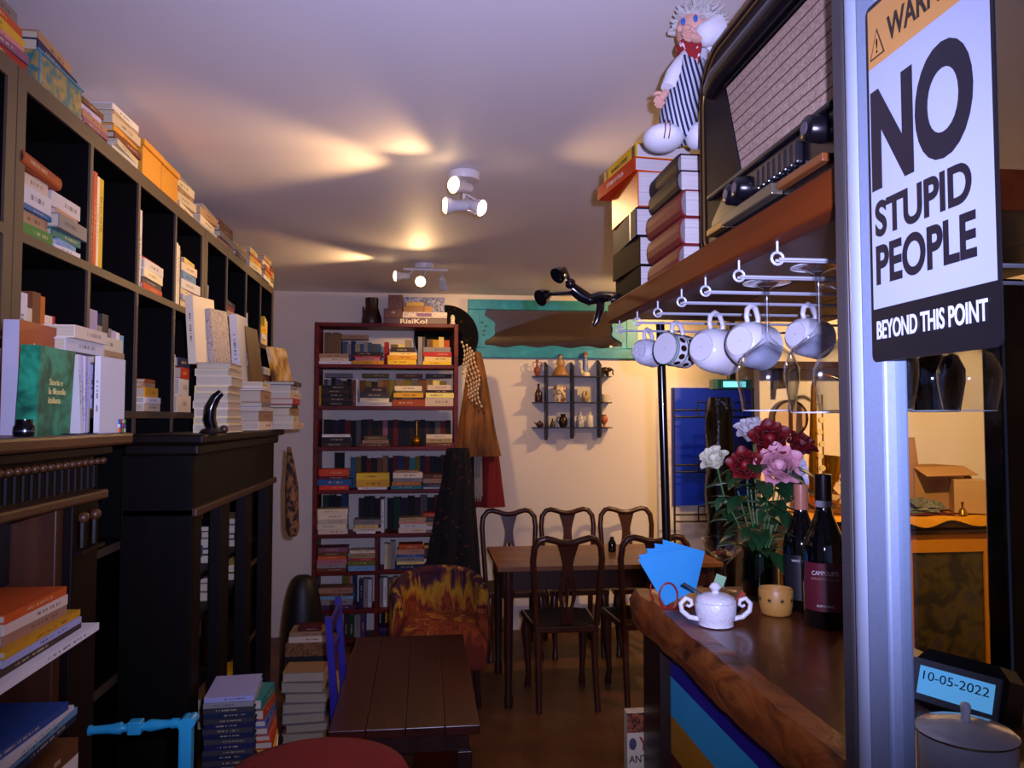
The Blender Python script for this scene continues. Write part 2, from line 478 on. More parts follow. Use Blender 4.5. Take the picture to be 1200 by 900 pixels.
def bpile(shelf, pn, x, items):
    """pile in front, spines to the room; x = centre"""
    pile(x, by0 + .085, LV[shelf + 1] + .0005, (0, -1), items, f"{PN[pn]}, red bookcase {SH[shelf]} shelf", BG, jit=.005, ang=.03)
_up = {}
def bups(shelf, x, seq, y=by0 + .155):
    """uprights: (colour, thickness, height) left to right; numbered from the coats later"""
    for c, t, h in seq:
        _up.setdefault(shelf, []).append((x, c, t, h, y)); x += t + .001
def flush_ups():
    for s, L in _up.items():
        L.sort(key=lambda q: -q[0])
        for i, (x, c, t, h, y) in enumerate(L):
            if y > by0 + .1:
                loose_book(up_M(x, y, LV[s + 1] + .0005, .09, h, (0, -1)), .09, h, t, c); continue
            book(f'{c} book, {NTH[i]} upright from the coats, red bookcase {SH[s]} shelf', up_M(x, y, LV[s + 1] + .0005, .09, h, (0, -1)),
                 .09, h, t, c, BG)
def thin(cs, t, h, dt=.003, dh=.02):
    return [(c, t + random.uniform(-dt, dt), h + random.uniform(-dh, dh)) for c in cs]
# shelf contents, piles given from the wall corner (3) to the coats (0)
bpile(0, 3, -.615, [('white', .235, .14, .02), ('cream', .2, .13, .022), ('tan', .2, .13, .03)])
bpile(0, 2, -.385, [('yellow', .215, .14, .025), ('pink', .17, .13, .024), ('red', .195, .13, .012), ('dark brown', .2, .13, .024)])
bpile(0, 1, -.143, [('yellow', .2, .14, .035), ('yellow', .205, .14, .03), ('pale yellow', .19, .13, .02), ('dark brown', .165, .12, .035)])
bpile(0, 0, .095, [('yellow', .2, .14, .025), ('pale yellow', .19, .13, .034), ('orange', .2, .13, .03), ('grey', .19, .13, .034)])
bups(0, -.70, thin(['tan'] * 6, .019, .232, .002, .004))
bups(0, -.575, thin(['sky blue', 'white', 'blue', 'cream', 'sky blue', 'white', 'sky blue', 'grey', 'sky blue'], .03, .165, .006, .012))
bups(0, -.28, [('red', .03, .17)])
bups(0, -.235, thin(['tan', 'pale yellow', 'cream'], .05, .17, .006, .02))
bups(0, -.038, [('grey', .028, .2), ('dark grey', .02, .2)], by0 + .05)
bups(0, .022, thin(['tan', 'yellow', 'pale yellow', 'orange'], .038, .2, .006, .015))
book('tan book lying across upright blue books, red bookcase top shelf', flat_M(-.49, by0 + .2, LV[1] + .19, (0, -1)), .09, .19, .03, 'tan', BG)
bpile(1, 3, -.60, [('black', .185, .14, .03), ('dark brown', .18, .14, .028), ('black', .185, .14, .028), ('dark brown', .18, .14, .026), ('black', .18, .14, .03)])
bpile(1, 2, -.335, [('white', .235, .14, .026), ('cream', .2, .14, .03), ('dark grey', .19, .14, .035), ('dark brown', .15, .13, .04)])
bpile(1, 1, -.10, [('red', .235, .14, .045), ('dark brown', .17, .13, .014), ('yellow', .205, .14, .032), ('olive', .19, .13, .014), ('cream', .19, .13, .034)])
bpile(1, 0, .112, [('cream', .196, .14, .058), ('pale yellow', .196, .14, .034), ('dark brown', .19, .13, .02), ('cream', .165, .13, .035)])
bups(1, -.722, [('yellow', .02, .14)], by0 + .03)
bups(1, -.487, [('brown', .02, .18), ('white', .012, .19)], by0 + .03)
bups(1, -.70, thin(['grey', 'white', 'dark grey', 'lavender', 'brown', 'dark green', 'black', 'brown'], .026, .19, .003, .01))
bups(1, -.45, thin(['brown', 'olive', 'dark grey', 'tan', 'brown', 'olive'], .038, .185, .005, .01))
bups(1, -.19, thin(['tan', 'olive', 'grey', 'brown', 'tan', 'pale yellow', 'olive'], .048, .19, .005, .01))
for x, c in ((-.60, 'grey'), (-.34, 'olive'), (-.1, 'brown'), (.11, 'dark grey')):
    book(f'{c} book lying across the uprights, red bookcase second shelf, ' + {-.6: 'by the wall corner', -.34: 'above white books', -.1: 'above yellow books', .11: 'nearest the coats'}[x],
         flat_M(x, by0 + .2, LV[2] + .205, (0, -1)), .09, .19, .03, c, BG)
bpile(2, 3, -.60, [('dark brown', .2, .14, .032), ('black', .2, .14, .035), ('white', .19, .13, .018)])
bpile(2, 2, -.33, [('brown', .2, .14, .024), ('tan', .18, .13, .02), ('brown', .16, .12, .03)])
bpile(2, 0, .115, [('brown', .2, .14, .026), ('tan', .185, .14, .03), ('cream', .18, .14, .026)])
bups(2, -.70, thin(['dark grey', 'black', 'purple', 'navy blue', 'dark red', 'black', 'grey', 'navy blue', 'dark brown', 'black', 'dark grey', 'mauve', 'black', 'dark red', 'navy blue',
                    'black', 'dark grey', 'purple', 'black', 'dark brown', 'navy blue', 'grey', 'dark red', 'black'], .0365, .185, .004, .006))
bpile(3, 3, -.61, [('orange', .2, .14, .03), ('blue', .23, .14, .042), ('dark red', .2, .14, .022), ('orange', .2, .14, .046)])
bpile(3, 2, -.345, [('white', .2, .13, .016), ('yellow', .225, .14, .05), ('yellow', .225, .14, .045)])
bpile(3, 1, -.11, [('teal', .215, .14, .025), ('orange', .2, .14, .025), ('grey', .2, .13, .026), ('cream', .205, .13, .035), ('tan', .16, .12, .016)])
bpile(3, 0, .09, [('white', .18, .13, .014), ('dark grey', .19, .14, .026), ('tan', .19, .14, .03), ('brown', .18, .13, .03)])
bups(3, -.62, [('black', .06, .25)])
bups(3, -.51, thin(['sky blue', 'olive', 'black', 'dark red', 'black', 'brown', 'tan', 'navy blue', 'dark red', 'blue', 'dark red', 'teal', 'olive', 'purple', 'dark red', 'black',
                    'navy blue', 'dark brown', 'blue'], .036, .22, .004, .012))
bpile(4, 3, -.617, [('cream', .2, .14, .034), ('cream', .2, .14, .033), ('cream', .2, .14, .034), ('cream', .2, .14, .034), ('cream', .208, .14, .034)])
bpile(4, 2, -.385, [('white', .13, .13, .014), ('cream', .19, .13, .02), ('pale yellow', .16, .13, .025), ('grey', .18, .13, .035)])
bpile(4, 1, -.07, [('cream', .19, .14, .034), ('white', .185, .14, .025), ('pink', .18, .13, .022), ('tan', .185, .13, .022)])
bpile(4, 0, .095, [('grey', .14, .13, .02), ('white', .17, .13, .022), ('tan', .16, .13, .03), ('dark grey', .17, .13, .035), ('red', .18, .13, .025)])
bups(4, -.70, thin(['dark green', 'navy blue', 'black', 'blue'], .04, .25, .004, .012))
bups(4, -.45, thin(['dark grey', 'black', 'dark grey', 'black', 'brown'], .035, .23, .004, .01))
bups(4, -.288, [('white', .022, .23)], by0 + .05)
bups(4, -.25, thin(['black', 'dark green', 'purple', 'black', 'dark brown', 'grey', 'black', 'dark red', 'grey'], .046, .235, .004, .012))
bpile(5, 3, -.615, [('brown', .2, .14, .022), ('grey', .195, .14, .03), ('pink', .2, .14, .028), ('orange', .19, .14, .024), ('brown', .2, .14, .025), ('mauve', .2, .14, .03)])
bpile(5, 2, -.405, [('sky blue', .2, .14, .034), ('olive', .2, .14, .034), ('red', .19, .14, .014), ('tan', .18, .13, .036), ('cream', .18, .13, .018)])
bpile(5, 1, -.085, [('navy blue', .2, .14, .036), ('pale yellow', .19, .14, .02), ('grey', .19, .14, .028), ('blue', .18, .13, .018), ('tan', .19, .13, .034), ('orange', .165, .13, .034)])
bpile(5, 0, .09, [('pink', .14, .13, .028), ('mauve', .15, .13, .02), ('white', .15, .13, .024), ('dark grey', .16, .13, .02), ('brown', .16, .13, .02), ('dark grey', .16, .13, .03), ('yellow', .16, .13, .018)])
bups(5, -.265, [('cream', .022, .175), ('tan', .02, .17), ('grey', .03, .19)], by0 + .06)
bpile(6, 3, -.585, [('purple', .25, .14, .03), ('grey', .22, .14, .04), ('sky blue', .23, .14, .02), ('brown', .21, .13, .02), ('tan', .23, .14, .036)])
bups(6, -.435, [('navy blue', .03, .19), ('grey', .03, .195), ('white', .024, .19)], by0 + .06)
bups(6, -.295, [('grey', .025, .2), ('white', .025, .2), ('brown', .04, .19), ('tan', .03, .2)], by0 + .06)
bups(6, -.56, [('olive', .05, .22), ('pink', .02, .2), ('blue', .025, .2)])
bups(7, -.69, thin(['dark grey', 'grey', 'black', 'lavender', 'dark brown', 'dark green', 'grey', 'purple'], .036, .16, .004, .01), by0 + .06)
bpile(7, 2, -.19, [('dark brown', .22, .14, .03), ('navy blue', .22, .14, .02), ('purple', .22, .14, .018)])
bups(7, -.29, [('black', .03, .15), ('yellow', .03, .15), ('dark red', .03, .15), ('black', .03, .15)])
flush_ups()
# on top of the red bookcase
M_box_dark = mat('dark_brown_board', '2c1810', .5)
ti = thing('brown_jar', 'dark brown wooden jug with wide base on top of the red bookcase', 'jug', (-.37, 5.55, 2.225))
MB().lathe([(.066, 0), (.072, .02), (.07, .05), (.055, .1), (.045, .13), (.047, .18), (.046, .195), (.038, .195), (.036, .12)], (-.37, 5.55, 2.2255), 24).build('body', wood('jug_wood', '1c0d08', '3a1c10', 2), ti, 40)
MB().cyl((-.43, 5.55, 2.24), (-.43, 5.55, 2.36), .006, n=8).build('handle', M_box_dark, ti)
g1 = thing('board_game_box', 'dark board game box with large white title lettering on red bookcase', 'game box', (-.05, 5.52, 2.2256))
MB().box(-.28, .165, 5.46, 5.66, 2.2256, 2.272).build('box_body', mat('game_box_red_brown', '4a2012', .45), g1, bevel=.002)
lettering('title', 'RisiKo!', .05, axes((-.165, 5.4595, 2.231), (1, 0, 0), (0, 0, 1)), mat('title_white', 'e8dcc0', .5), g1, .0012, .19, .034)
g2 = thing('patterned_game_box', 'white patterned game box with purple panel under a yellow book', 'game box', (-.05, 5.52, 2.2724))
MB().box(-.15, .165, 5.46, 5.66, 2.2724, 2.315).build('box_body', ramp_mat('speckled_print', [(.45, 'e4d6c4'), (.52, 'b89080'), (.6, 'e8dcc8')], (60, 60, 60), .5, 0, 2, 1.0), g2, bevel=.002)
MB().box(-.05, .055, 5.4592, 5.4598, 2.282, 2.306).build('panel', mat('purple_print', '7a4a80', .5), g2)
g3 = thing('brown_game_box', 'brown game box with pale number print beside the patterned box', 'game box', (-.22, 5.52, 2.2724))
MB().box(-.28, -.153, 5.46, 5.66, 2.2724, 2.336).build('box_body', mat('brown_box', '6a3a1c', .5), g3, bevel=.002)
lettering('number', '14', .03, axes((-.225, 5.4595, 2.3), (1, 0, 0), (0, 0, 1)), mat('title_white', 'e8dcc0', .5), g3, .0005, .022, .018)
tag(MB().box(-.145, .0, 5.47, 5.64, 2.3154, 2.36).build('game_box', mat('ochre_box', '9a6a20', .5), bevel=.002), 'ochre game box on top of the patterned game box', 'game box')
tag(MB().box(.003, .06, 5.47, 5.60, 2.3154, 2.36).build('card_box', mat('mustard_box', 'b07c22', .5), bevel=.002), 'small mustard card box next to the ochre game box', 'card box')
tag(MB().box(-.125, .0, 5.48, 5.62, 2.3603, 2.388).build('game_box', mat('yellow_box', 'c8a030', .5), bevel=.002), 'thin yellow game box topping the pile of games', 'game box')
tag(MB().box(-.25, -.15, 5.50, 5.64, 2.3364, 2.44).build('picture_box', ramp_mat('brown_striped_print', [(.4, '4a2410'), (.55, '8a5020'), (.7, '2a140c')], (90, 4, 8), .5), bevel=.002), 'brown striped picture box standing beside jug', 'picture box')
tag(MB().box(-.14, .15, 5.615, 5.64, 2.2256, 2.445).build('picture_board', ramp_mat('blue_grey_print', [(.35, '3a3c50'), (.5, '8088a8'), (.7, 'c8c4cc')], (18, 18, 18), .45), bevel=.002), 'grey blue picture board leaning behind the game boxes', 'picture')
cn = thing('candle_lantern', 'small cream candle holder at the end of the red bookcase top', 'candle holder', (.205, 5.47, 2.2256))
MB().lathe([(.018, 0), (.02, .012), (.014, .02), (.017, .05), (.012, .068), (.004, .074)], (.205, 5.47, 2.2256), 16).build('body', mat('cream_ceramic', 'e4d8b4', .3), cn, 40)
# brass bud vase on the third shelf
bv = thing('brass_vase', 'brass bud vase with slim neck on the third shelf of red bookcase', 'vase', (-.045, 5.50, LV[3]))
MB().lathe([(.022, 0), (.034, .014), (.04, .035), (.03, .056), (.011, .075), (.0085, .13), (.013, .178), (.010, .178), (.006, .1)], (-.045, 5.50, LV[3] + .0003), 24).build('body', mat('aged_brass', '9a7020', .3, .85, nscale=30), bv, 40)
# ------------------------------------------------------------------ black bookcases along the left wall
M_black = mat('black_brown_veneer', '060404', .7, nscale=20, spec=.1)
M_edge = mat('brown_edge_sheen', '4a3a2c', .55, nscale=30)  # lighter brown paints the warm sheen of room light on the black front edges
FX = -.85; BT = 2.30; MZ = 1.955; LZ = 1.58
def black_case(y0, y1, divs, label):
    t = thing('black_bookcase', label, 'bookcase', (-1.0, (y0 + y1) / 2, 0))
    MB().box(LX + .004, LX + .014, y0, y1, .02, BT).build('back_panel', M_black, t)
    def board(nm, a, b, z0, z1):
        o = MB().box(LX + .014, FX - .006, a, b, z0, z1).build(nm, M_black, t)
        MB().box(FX - .006, FX, a, b, z0, z1).build('edge_sheen', M_edge, o)
    board('side_panel', y0, y0 + .036, .02, BT - .04); board('side_panel', y1 - .036, y1, .02, BT - .04)
    board('top_board', y0, y1, BT - .04, BT)
    for z in (MZ, LZ, 1.21, .84, .47):
        board('shelf', y0 + .036, y1 - .036, z - .022, z)
    board('plinth', y0 + .036, y1 - .036, .02, .10)
    for d in divs:
        board('divider', d - .008, d + .008, MZ, BT - .04); board('divider', d - .008, d + .008, LZ, MZ - .022)
        board('divider', d - .008, d + .008, 1.21, LZ - .022)
    return t
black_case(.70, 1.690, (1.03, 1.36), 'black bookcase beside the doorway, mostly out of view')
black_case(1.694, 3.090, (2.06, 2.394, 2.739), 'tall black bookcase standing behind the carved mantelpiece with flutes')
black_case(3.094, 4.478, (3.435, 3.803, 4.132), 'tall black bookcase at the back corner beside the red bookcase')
TG = 'books on top of the black bookcases'; CG = 'books in the black bookcases'
SX = (1, 0)      # spines towards the room
def lpile(y, x, z, where, items, g=CG, sp=SX, parts=True, jit=.006, ang=.06, page=None):
    pile(x, y, z + .0005, sp, items, where, g, parts, jit, ang, page)
def lups(y, x, z, where, seq, g=CG, lean=0.0):
    for i, (c, t, h, w) in enumerate(seq):
        book(f'{c} book, {NTH[i]} in {where}', up_M(x, y, z + .0005, w, h, SX, lean), w, h, t, c, g, True)
        y += t + .0012
# --- on top
lpile(1.60, -.965, BT, 'bright pile on bookcase top nearest the doorway', [('red', .29, .2, .022), ('mauve', .3, .2, .018), ('pink', .29, .2, .016), ('yellow', .3, .2, .022), ('orange', .29, .2, .02), ('grey', .27, .18, .03)], TG)
bxp = thing('patterned_box', 'teal box with gold patterned side on top of black bookcase', 'box', (-.955, 1.905, BT))
MB().box(-1.05, -.86, 1.795, 2.015, BT + .0005, BT + .085).build('box_body', ramp_mat('gold_teal_print', [(.4, '2f6a70'), (.5, '7c7848'), (.62, 'a08a4a')], (45, 45, 45), .5, .3, 3, 1.0), bxp, bevel=.002)
for z in (.0, .08):
    MB().box(-.862, -.8575, 1.79, 2.02, BT + z + .0005, BT + z + .006).build('edge_strip', mat('teal_trim', '2a7ca0', .4), bxp)
MB().box(-.8585, -.857, 1.795, 1.80, BT + .006, BT + .08).build('edge_strip', mat('teal_trim', '2a7ca0', .4), bxp)
lpile(1.92, -.955, BT + .086, 'two books on the patterned teal box', [('navy blue', .23, .16, .03), ('tan', .19, .15, .028)], TG)
lpile(2.12, -.945, BT, 'small pile beside the patterned teal box', [('purple', .14, .15, .016), ('mauve', .14, .15, .016), ('tan', .14, .15, .018), ('lavender', .12, .14, .022), ('brown', .13, .14, .014)], TG)
lpile(2.325, -.945, BT, 'tall pale pile above the second divider', [('white', .19, .16, .026), ('cream', .19, .16, .016), ('brown', .19, .16, .02), ('yellow', .2, .16, .02), ('cream', .2, .16, .026), ('tan', .19, .15, .014), ('white', .18, .15, .02)], TG)
for i, (y, t) in enumerate(((2.53, .1), (2.705, .098))):
    b = thing('yellow_box_file', ['yellow cardboard box file nearer the doorway on black bookcase', 'yellow cardboard box file farther from the doorway on black bookcase'][i], 'box file', (-.95, y, BT))
    MB().box(-1.05, -.862, y - .084, y + .084, BT + .0005, BT + t).build('box_body', mat('yellow_card', 'd6951c', .6), b, bevel=.003)
    MB().box(-1.055, -.856, y - .087, y + .087, BT + t, BT + t + .02).build('lid', mat('yellow_card', 'd6951c', .6), b, bevel=.003)
lpile(2.90, -.945, BT, 'cream pile beside the yellow box files', [('cream', .19, .16, .03), ('cream', .19, .16, .03), ('tan', .18, .16, .024), ('cream', .19, .16, .03), ('grey', .17, .15, .014)], TG)
lpile(3.17, -.94, BT, 'pile on the joint between two black bookcases', [('white', .24, .16, .018), ('cream', .22, .16, .03), ('tan', .22, .16, .03), ('grey', .2, .15, .016)], TG)
lpile(3.43, -.935, BT, 'brownish pile above corner bookcase first divider', [('mauve', .24, .16, .022), ('grey', .23, .16, .026), ('brown', .22, .15, .03), ('dark red', .22, .15, .02)], TG)
lpile(3.70, -.93, BT, 'flat pile above corner bookcase middle', [('purple', .24, .16, .024), ('grey', .23, .16, .026), ('tan', .2, .15, .018)], TG)
lpile(3.97, -.925, BT, 'yellow and red pile over corner bookcase', [('cream', .24, .16, .03), ('yellow', .23, .16, .025), ('red', .22, .15, .02), ('pale yellow', .2, .15, .03)], TG)
lpile(4.24, -.92, BT, 'last but one pile towards the back wall', [('white', .2, .16, .022), ('yellow', .2, .16, .022), ('red', .2, .16, .025), ('cream', .18, .15, .03), ('tan', .17, .15, .022)], TG)
lpile(4.42, -.93, BT, 'pile at the back end of corner bookcase', [('cream', .1, .16, .02), ('olive', .1, .16, .03), ('tan', .1, .16, .03), ('brown', .1, .15, .03)], TG)
# --- upper cells
lpile(1.80, -.935, MZ, 'near pile in upper cell below patterned box', [('green', .14, .15, .026), ('tan', .14, .15, .03), ('blue', .14, .15, .01), ('white', .14, .15, .04), ('cream', .12, .14, .03)])
lpile(1.955, -.935, MZ, 'far pile in upper cell below patterned box', [('white', .12, .15, .012), ('sky blue', .1, .15, .014), ('teal', .14, .15, .02), ('grey', .16, .17, .034), ('tan', .13, .15, .016), ('white', .15, .14, .036)])
book('red rolled-edge book resting slanted on top of the near upper pile', TR(-.925, 1.80, MZ + .139) @ RX(-.06) @ RZ(PI), .15, .17, .03, 'red', CG, True, True)
lups(2.07, -.862, MZ, 'row of thin uprights, second upper cell from doorway', [('pink', .02, .24, .17), ('red', .014, .25, .17), ('orange', .018, .252, .17), ('cream', .014, .245, .17), ('yellow', .024, .245, .17)])
lups(2.404, -.862, MZ, 'pair of uprights, third upper cell from doorway', [('pink', .018, .235, .17), ('white', .03, .24, .17)])
lpile(2.54, -.935, MZ, 'pile in third upper cell from doorway', [('orange', .2, .15, .02), ('dark grey', .19, .15, .018), ('cream', .19, .15, .026), ('white', .18, .15, .03), ('red', .17, .14, .008)])
lups(2.75, -.862, MZ, 'row of uprights, fourth upper cell from doorway', [('red', .02, .25, .17), ('pink', .014, .23, .17), ('white', .014, .22, .17), ('cream', .022, .215, .17), ('dark brown', .012, .2, .17)])
lpile(2.945, -.935, MZ, 'pale pile in fourth upper cell from doorway', [('cream', .19, .15, .026), ('white', .19, .15, .024), ('cream', .2, .15, .02), ('white', .2, .16, .034), ('sky blue', .17, .15, .03), ('cream', .16, .14, .03), ('pale yellow', .15, .14, .02)])
lups(3.15, -.862, MZ, 'first upper cell of corner bookcase', [('grey', .03, .14, .15)], lean=.12)
lpile(3.545, -.935, MZ, 'upper pile in corner bookcase second cell', [('brown', .18, .15, .03), ('dark grey', .18, .15, .024), ('cream', .2, .15, .026), ('red', .19, .15, .024), ('navy blue', .2, .15, .02)])
lups(3.83, -.862, MZ, 'third upper cell of corner bookcase', [('white', .06, .12, .15)])
lpile(4.20, -.925, MZ, 'upper pile in last cell by the back wall', [('cream', .12, .15, .026), ('white', .12, .15, .026), ('yellow', .13, .15, .04)])
lups(4.29, -.862, MZ, 'row of uprights in last upper cell', [('yellow', .02, .16, .15), ('pale yellow', .03, .15, .15), ('cream', .03, .14, .15)])
# --- lower cells (behind the mantel shelves)
lups(1.735, -.865, LZ, 'lower cell behind the orange book', [('yellow', .012, .29, .17), ('white', .04, .25, .17), ('cream', .02, .22, .15), ('brown', .035, .26, .17), ('orange', .02, .255, .17), ('cream', .035, .215, .15), ('red', .012, .217, .15), ('cream', .06, .2, .15)])
lups(2.075, -.862, LZ, 'lower cell above the coloured puzzle cube', [('lavender', .07, .262, .17), ('grey', .03, .225, .15), ('dark grey', .04, .26, .17), ('grey', .02, .225, .16), ('lavender', .03, .222, .16), ('white', .025, .22, .15), ('sky blue', .03, .215, .15)])
lups(2.405, -.862, LZ, 'lower cell beside the lavender pamphlet', [('dark grey', .012, .2, .17), ('grey', .014, .16, .15)])
lpile(2.56, -.93, LZ, 'little pile in lower cell by pamphlet', [('cream', .17, .15, .024), ('white', .15, .15, .02), ('yellow', .13, .14, .03), ('tan', .12, .13, .014), ('red', .1, .13, .012)])
wb = book('white upright book with dark figures on its cover, lower cell', up_M(-.862, 2.76, LZ + .0005, .16, .2, SX), .16, .2, .035, 'white', CG, True)
lpile(2.90, -.93, LZ, 'small blue topped pile in lower cell', [('cream', .14, .14, .06), ('white', .13, .14, .06), ('red', .12, .14, .04), ('navy blue', .12, .14, .035)])
lpile(3.56, -.93, LZ, 'dark pile in corner bookcase lower cell', [('grey', .2, .15, .05), ('sky blue', .2, .15, .06), ('grey', .2, .15, .04), ('black', .2, .15, .045), ('white', .18, .15, .03)])
lpile(4.26, -.915, LZ, 'pile in last lower cell by back wall', [('white', .2, .15, .05), ('black', .18, .15, .04), ('white', .2, .15, .04), ('cream', .2, .15, .05), ('dark red', .2, .15, .03), ('white', .18, .15, .04)])

# ------------------------------------------------------------------ carved mantelpieces standing before the bookcases
M_mant = wood('dark_mahogany', '0a0503', '180a05', 1, .45, spec=.2)
M_mant2 = wood('dark_mahogany_upright', '080302', '120603', 2, .55, spec=.15)
M_shelfw = wood('honey_brown_shelf_edge', '3c210e', '563216', 1, .4)
f1 = thing('fluted_mantelpiece', 'carved mantelpiece with fluted frieze and bead row carrying the green book', 'mantelpiece', (-.77, 1.3, 0))
F = -.69
MB().box(-.848, -.66, .75, 1.855, 1.499, 1.525).build('mantel_shelf', M_shelfw, f1, bevel=.006)
MB().box(-.848, F + .006, .8, 1.80, 1.478, 1.499).build('cove', M_mant, f1, bevel=.004)
MB().box(-.848, F - .012, .8, 1.745, 1.40, 1.478).build('frieze', M_mant, f1)
bead = MB().ell((0, 0, 0), .0075, 10, 6).mesh('bead', M_shelfw, 60)
flute = MB().tube([(0, 0, 0), (0, 0, .046)], .0075, 10).mesh('flute', M_mant2, 60)
for i in range(18):
    y = 1.748 - i * .0292
    piece(bead, 'bead', f1, (F + .77 + .006, y - 1.3, 1.467))
    piece(flute, 'flute', f1, (F + .77 - .010, y - .006 - 1.3, 1.411))
MB().box(-.848, F + .014, .8, 1.765, 1.385, 1.405).build('lower_moulding', M_shelfw, f1, bevel=.005)
MB().box(-.848, F - .004, 1.635, 1.758, .0, 1.385).build('pilaster', M_mant2, f1, bevel=.003)
MB().box(F - .004, F + .012, 1.640, 1.755, 1.285, 1.292).build('necking', M_mant, f1)
for y in (1.668, 1.725):
    MB().ell((F + .002, y, 1.355), (.012, .012, .012), 12, 8).build('rosette', M_shelfw, f1, 60)
    MB().tube([(F, y, 1.35), (F, y, 1.295)], .007, 8).build('drop', M_mant, f1)
MB().box(-.848, F - .02, 1.60, 1.632, .0, 1.385).build('inner_jamb', wood('lighter_mahogany', '3a1c0e', '54301a', 2, .4), f1, bevel=.002)
MB().box(-.848, -.835, .8, 1.60, .0, 1.385).build('back_board', M_mant2, f1)
for z in (1.118, .985, .86):
    MB().box(-.835, -.715, .8, 1.60, z - .016, z).build('shelf', M_mant2, f1)
NG = 'books in the carved mantelpiece'
lpile(1.455, -.755, 1.118, 'pile inside the carved mantelpiece, upper shelf', [('white', .25, .16, .016), ('white', .37, .22, .014), ('dark brown', .3, .2, .012), ('lavender', .28, .2, .012), ('yellow', .28, .2, .012), ('tan', .22, .17, .018), ('cream', .22, .17, .018), ('orange', .22, .17, .015)], NG, jit=.004, ang=.03)
lpile(1.40, -.745, .985, 'blue pile inside the carved mantelpiece', [('navy blue', .34, .2, .014), ('sky blue', .32, .2, .012), ('white', .3, .2, .008), ('blue', .27, .19, .014)], NG, jit=.004, ang=.05)
lpile(1.46, -.74, .86, 'pile on the lowest shelf of the carved mantelpiece', [('cream', .24, .18, .03), ('white', .24, .18, .03), ('brown', .24, .18, .03)], NG, jit=.003, ang=.04)
# a framed figure picture and a pale booklet standing on that pile
pf = thing('portrait_card', 'black card with a small pale draped figure inside the mantelpiece', 'picture', (-.79, 1.47, 1.238))
MB().box(-.80, -.79, 1.395, 1.595, 1.238, 1.375).build('card', mat('black_card', '0c0a0a', .4), pf)
fig = MB(); fig.ell((-.7895, 1.50, 1.352), (.001, .007, .010), 12, 8); fig.prism([(1.484, 1.32), (1.522, 1.318), (1.512, 1.335), (1.505, 1.343), (1.497, 1.343)], 0, .0008, 0, Matrix(((0, 0, 1, -.790), (1, 0, 0, 0), (0, 1, 0, 0), (0, 0, 0, 1))))
fig.build('printed_figure', mat('pale_print', 'b0a890', .6), pf)
MB().prism([(1.455, 1.245), (1.472, 1.245), (1.47, 1.29), (1.463, 1.31), (1.456, 1.29)], 0, .0008, 0, Matrix(((0, 0, 1, -.790), (1, 0, 0, 0), (0, 1, 0, 0), (0, 0, 0, 1)))).build('gold_print', mat('gold_print', '8a6430', .5), pf)
book('pale blue booklet leaning by the black portrait card', up_M(-.735, 1.385, 1.238, .1, .14, SX, 0, .4), .1, .14, .012, 'sky blue', NG, True)

# books and trinkets on the fluted mantel shelf
MG = 'books standing on the fluted mantel'
M_orange = mat('rust_orange_cover', 'a8501c', .45)
def facebook(label, y0, y1, x, z, h, t, c, cover=None, turn=0.0, lean=0.0, name='book'):
    """standing book whose front cover faces the room, spine towards the doorway"""
    w = y1 - y0
    M = axes((x, y0, z), (math.sin(turn), math.cos(turn), 0), (0, 0, 1)) @ RX(lean) @ TR(w / 2, h / 2, -t / 2)
    return book(label, M, w, h, t, c, MG, True, False, None, name, cover)
ob = facebook('rust orange book with a white ornamental label, white spine, on mantel', 1.51, 1.66, -.757, 1.5255, .215, .03, 'white', M_orange)
orn = MB()
pts = [(0, .075), (.012, .06), (.02, .045), (.024, .04), (.036, .025), (.04, 0), (.036, -.025), (.024, -.04), (.02, -.045), (.012, -.06), (0, -.075)]
orn.prism(pts + [(-x * .9, y) for x, y in reversed(pts[1:-1])], 0, .0006)
orn.v = [tuple((axes((-.022, .005, .0303), (1, 0, 0), (0, 1, 0)) @ (Vector(p) * .85))) for p in orn.v]
orn.build('label_print', mat('title_white2', 'd8d0c4', .5), ob, local=True)
MB().box(-.0755, -.0752, -.107, .107, .001, .029).build('spine_wrap', mat('pale_spine', 'b8b4c0', .4), ob, local=True)
gb = facebook('green paperback with yellow title lettering standing on the mantel', 1.475, 1.62, -.712, 1.5255, .165, .034, 'green',
              ramp_mat('mottled_green_cover', [(.35, '0e4a38'), (.5, '1c7a54'), (.65, '2a9a70')], (22, 22, 22), .4, 1.0, 5, 1.0), -.02, .04)
for i, (tx, wd) in enumerate((('Storia e', .055), ('la filosofia', .07), ('italiana', .05))):
    lettering('title', tx, .014, TR(-.03, .012 - i * .017, .0343), mat('yellow_title', 'd8c878', .5), gb, .0001, wd, .012, local=True)
for i, (y, x) in enumerate(((1.595, -.70), (1.685, -.705))):
    e = thing('bookend', ['black metal bookend against the green paperback', 'black metal bookend against the white book'][i], 'bookend', (x, y, 1.5255))
    MB().box(x - .002, x + .0, y - .012, y + .012, 1.5255, 1.566).build('upright_plate', M_black, e)
    MB().box(x, x + .03, y - .012, y + .012, 1.5255, 1.527).build('foot_plate', M_black, e)
for i, (y, ln) in enumerate(((1.655, -.10), (1.668, -.06), (1.683, -.03), (1.70, 0.0), (1.716, .03))):
    book(f'thin white booklet, {NTH[i]} from the green paperback in the fan', axes((-.69 - .004 * i, y, 1.527), (-1, .12, 0), (0, 0, 1)) @ RX(ln) @ TR(.06, .08, -.004), .12, .16, .009, 'lavender' if i % 2 else 'white', MG, True)
facebook('plain white book facing the room at the fan end', 1.725, 1.845, -.69, 1.5255, .165, .012, 'white', None, .05)
tag(MB().box(-.686, -.682, 1.775, 1.80, 1.5255, 1.562).build('bookend', mat('blue_black_plate', '141a30', .35)), 'small navy bookend plate in front of the plain white book', 'bookend')
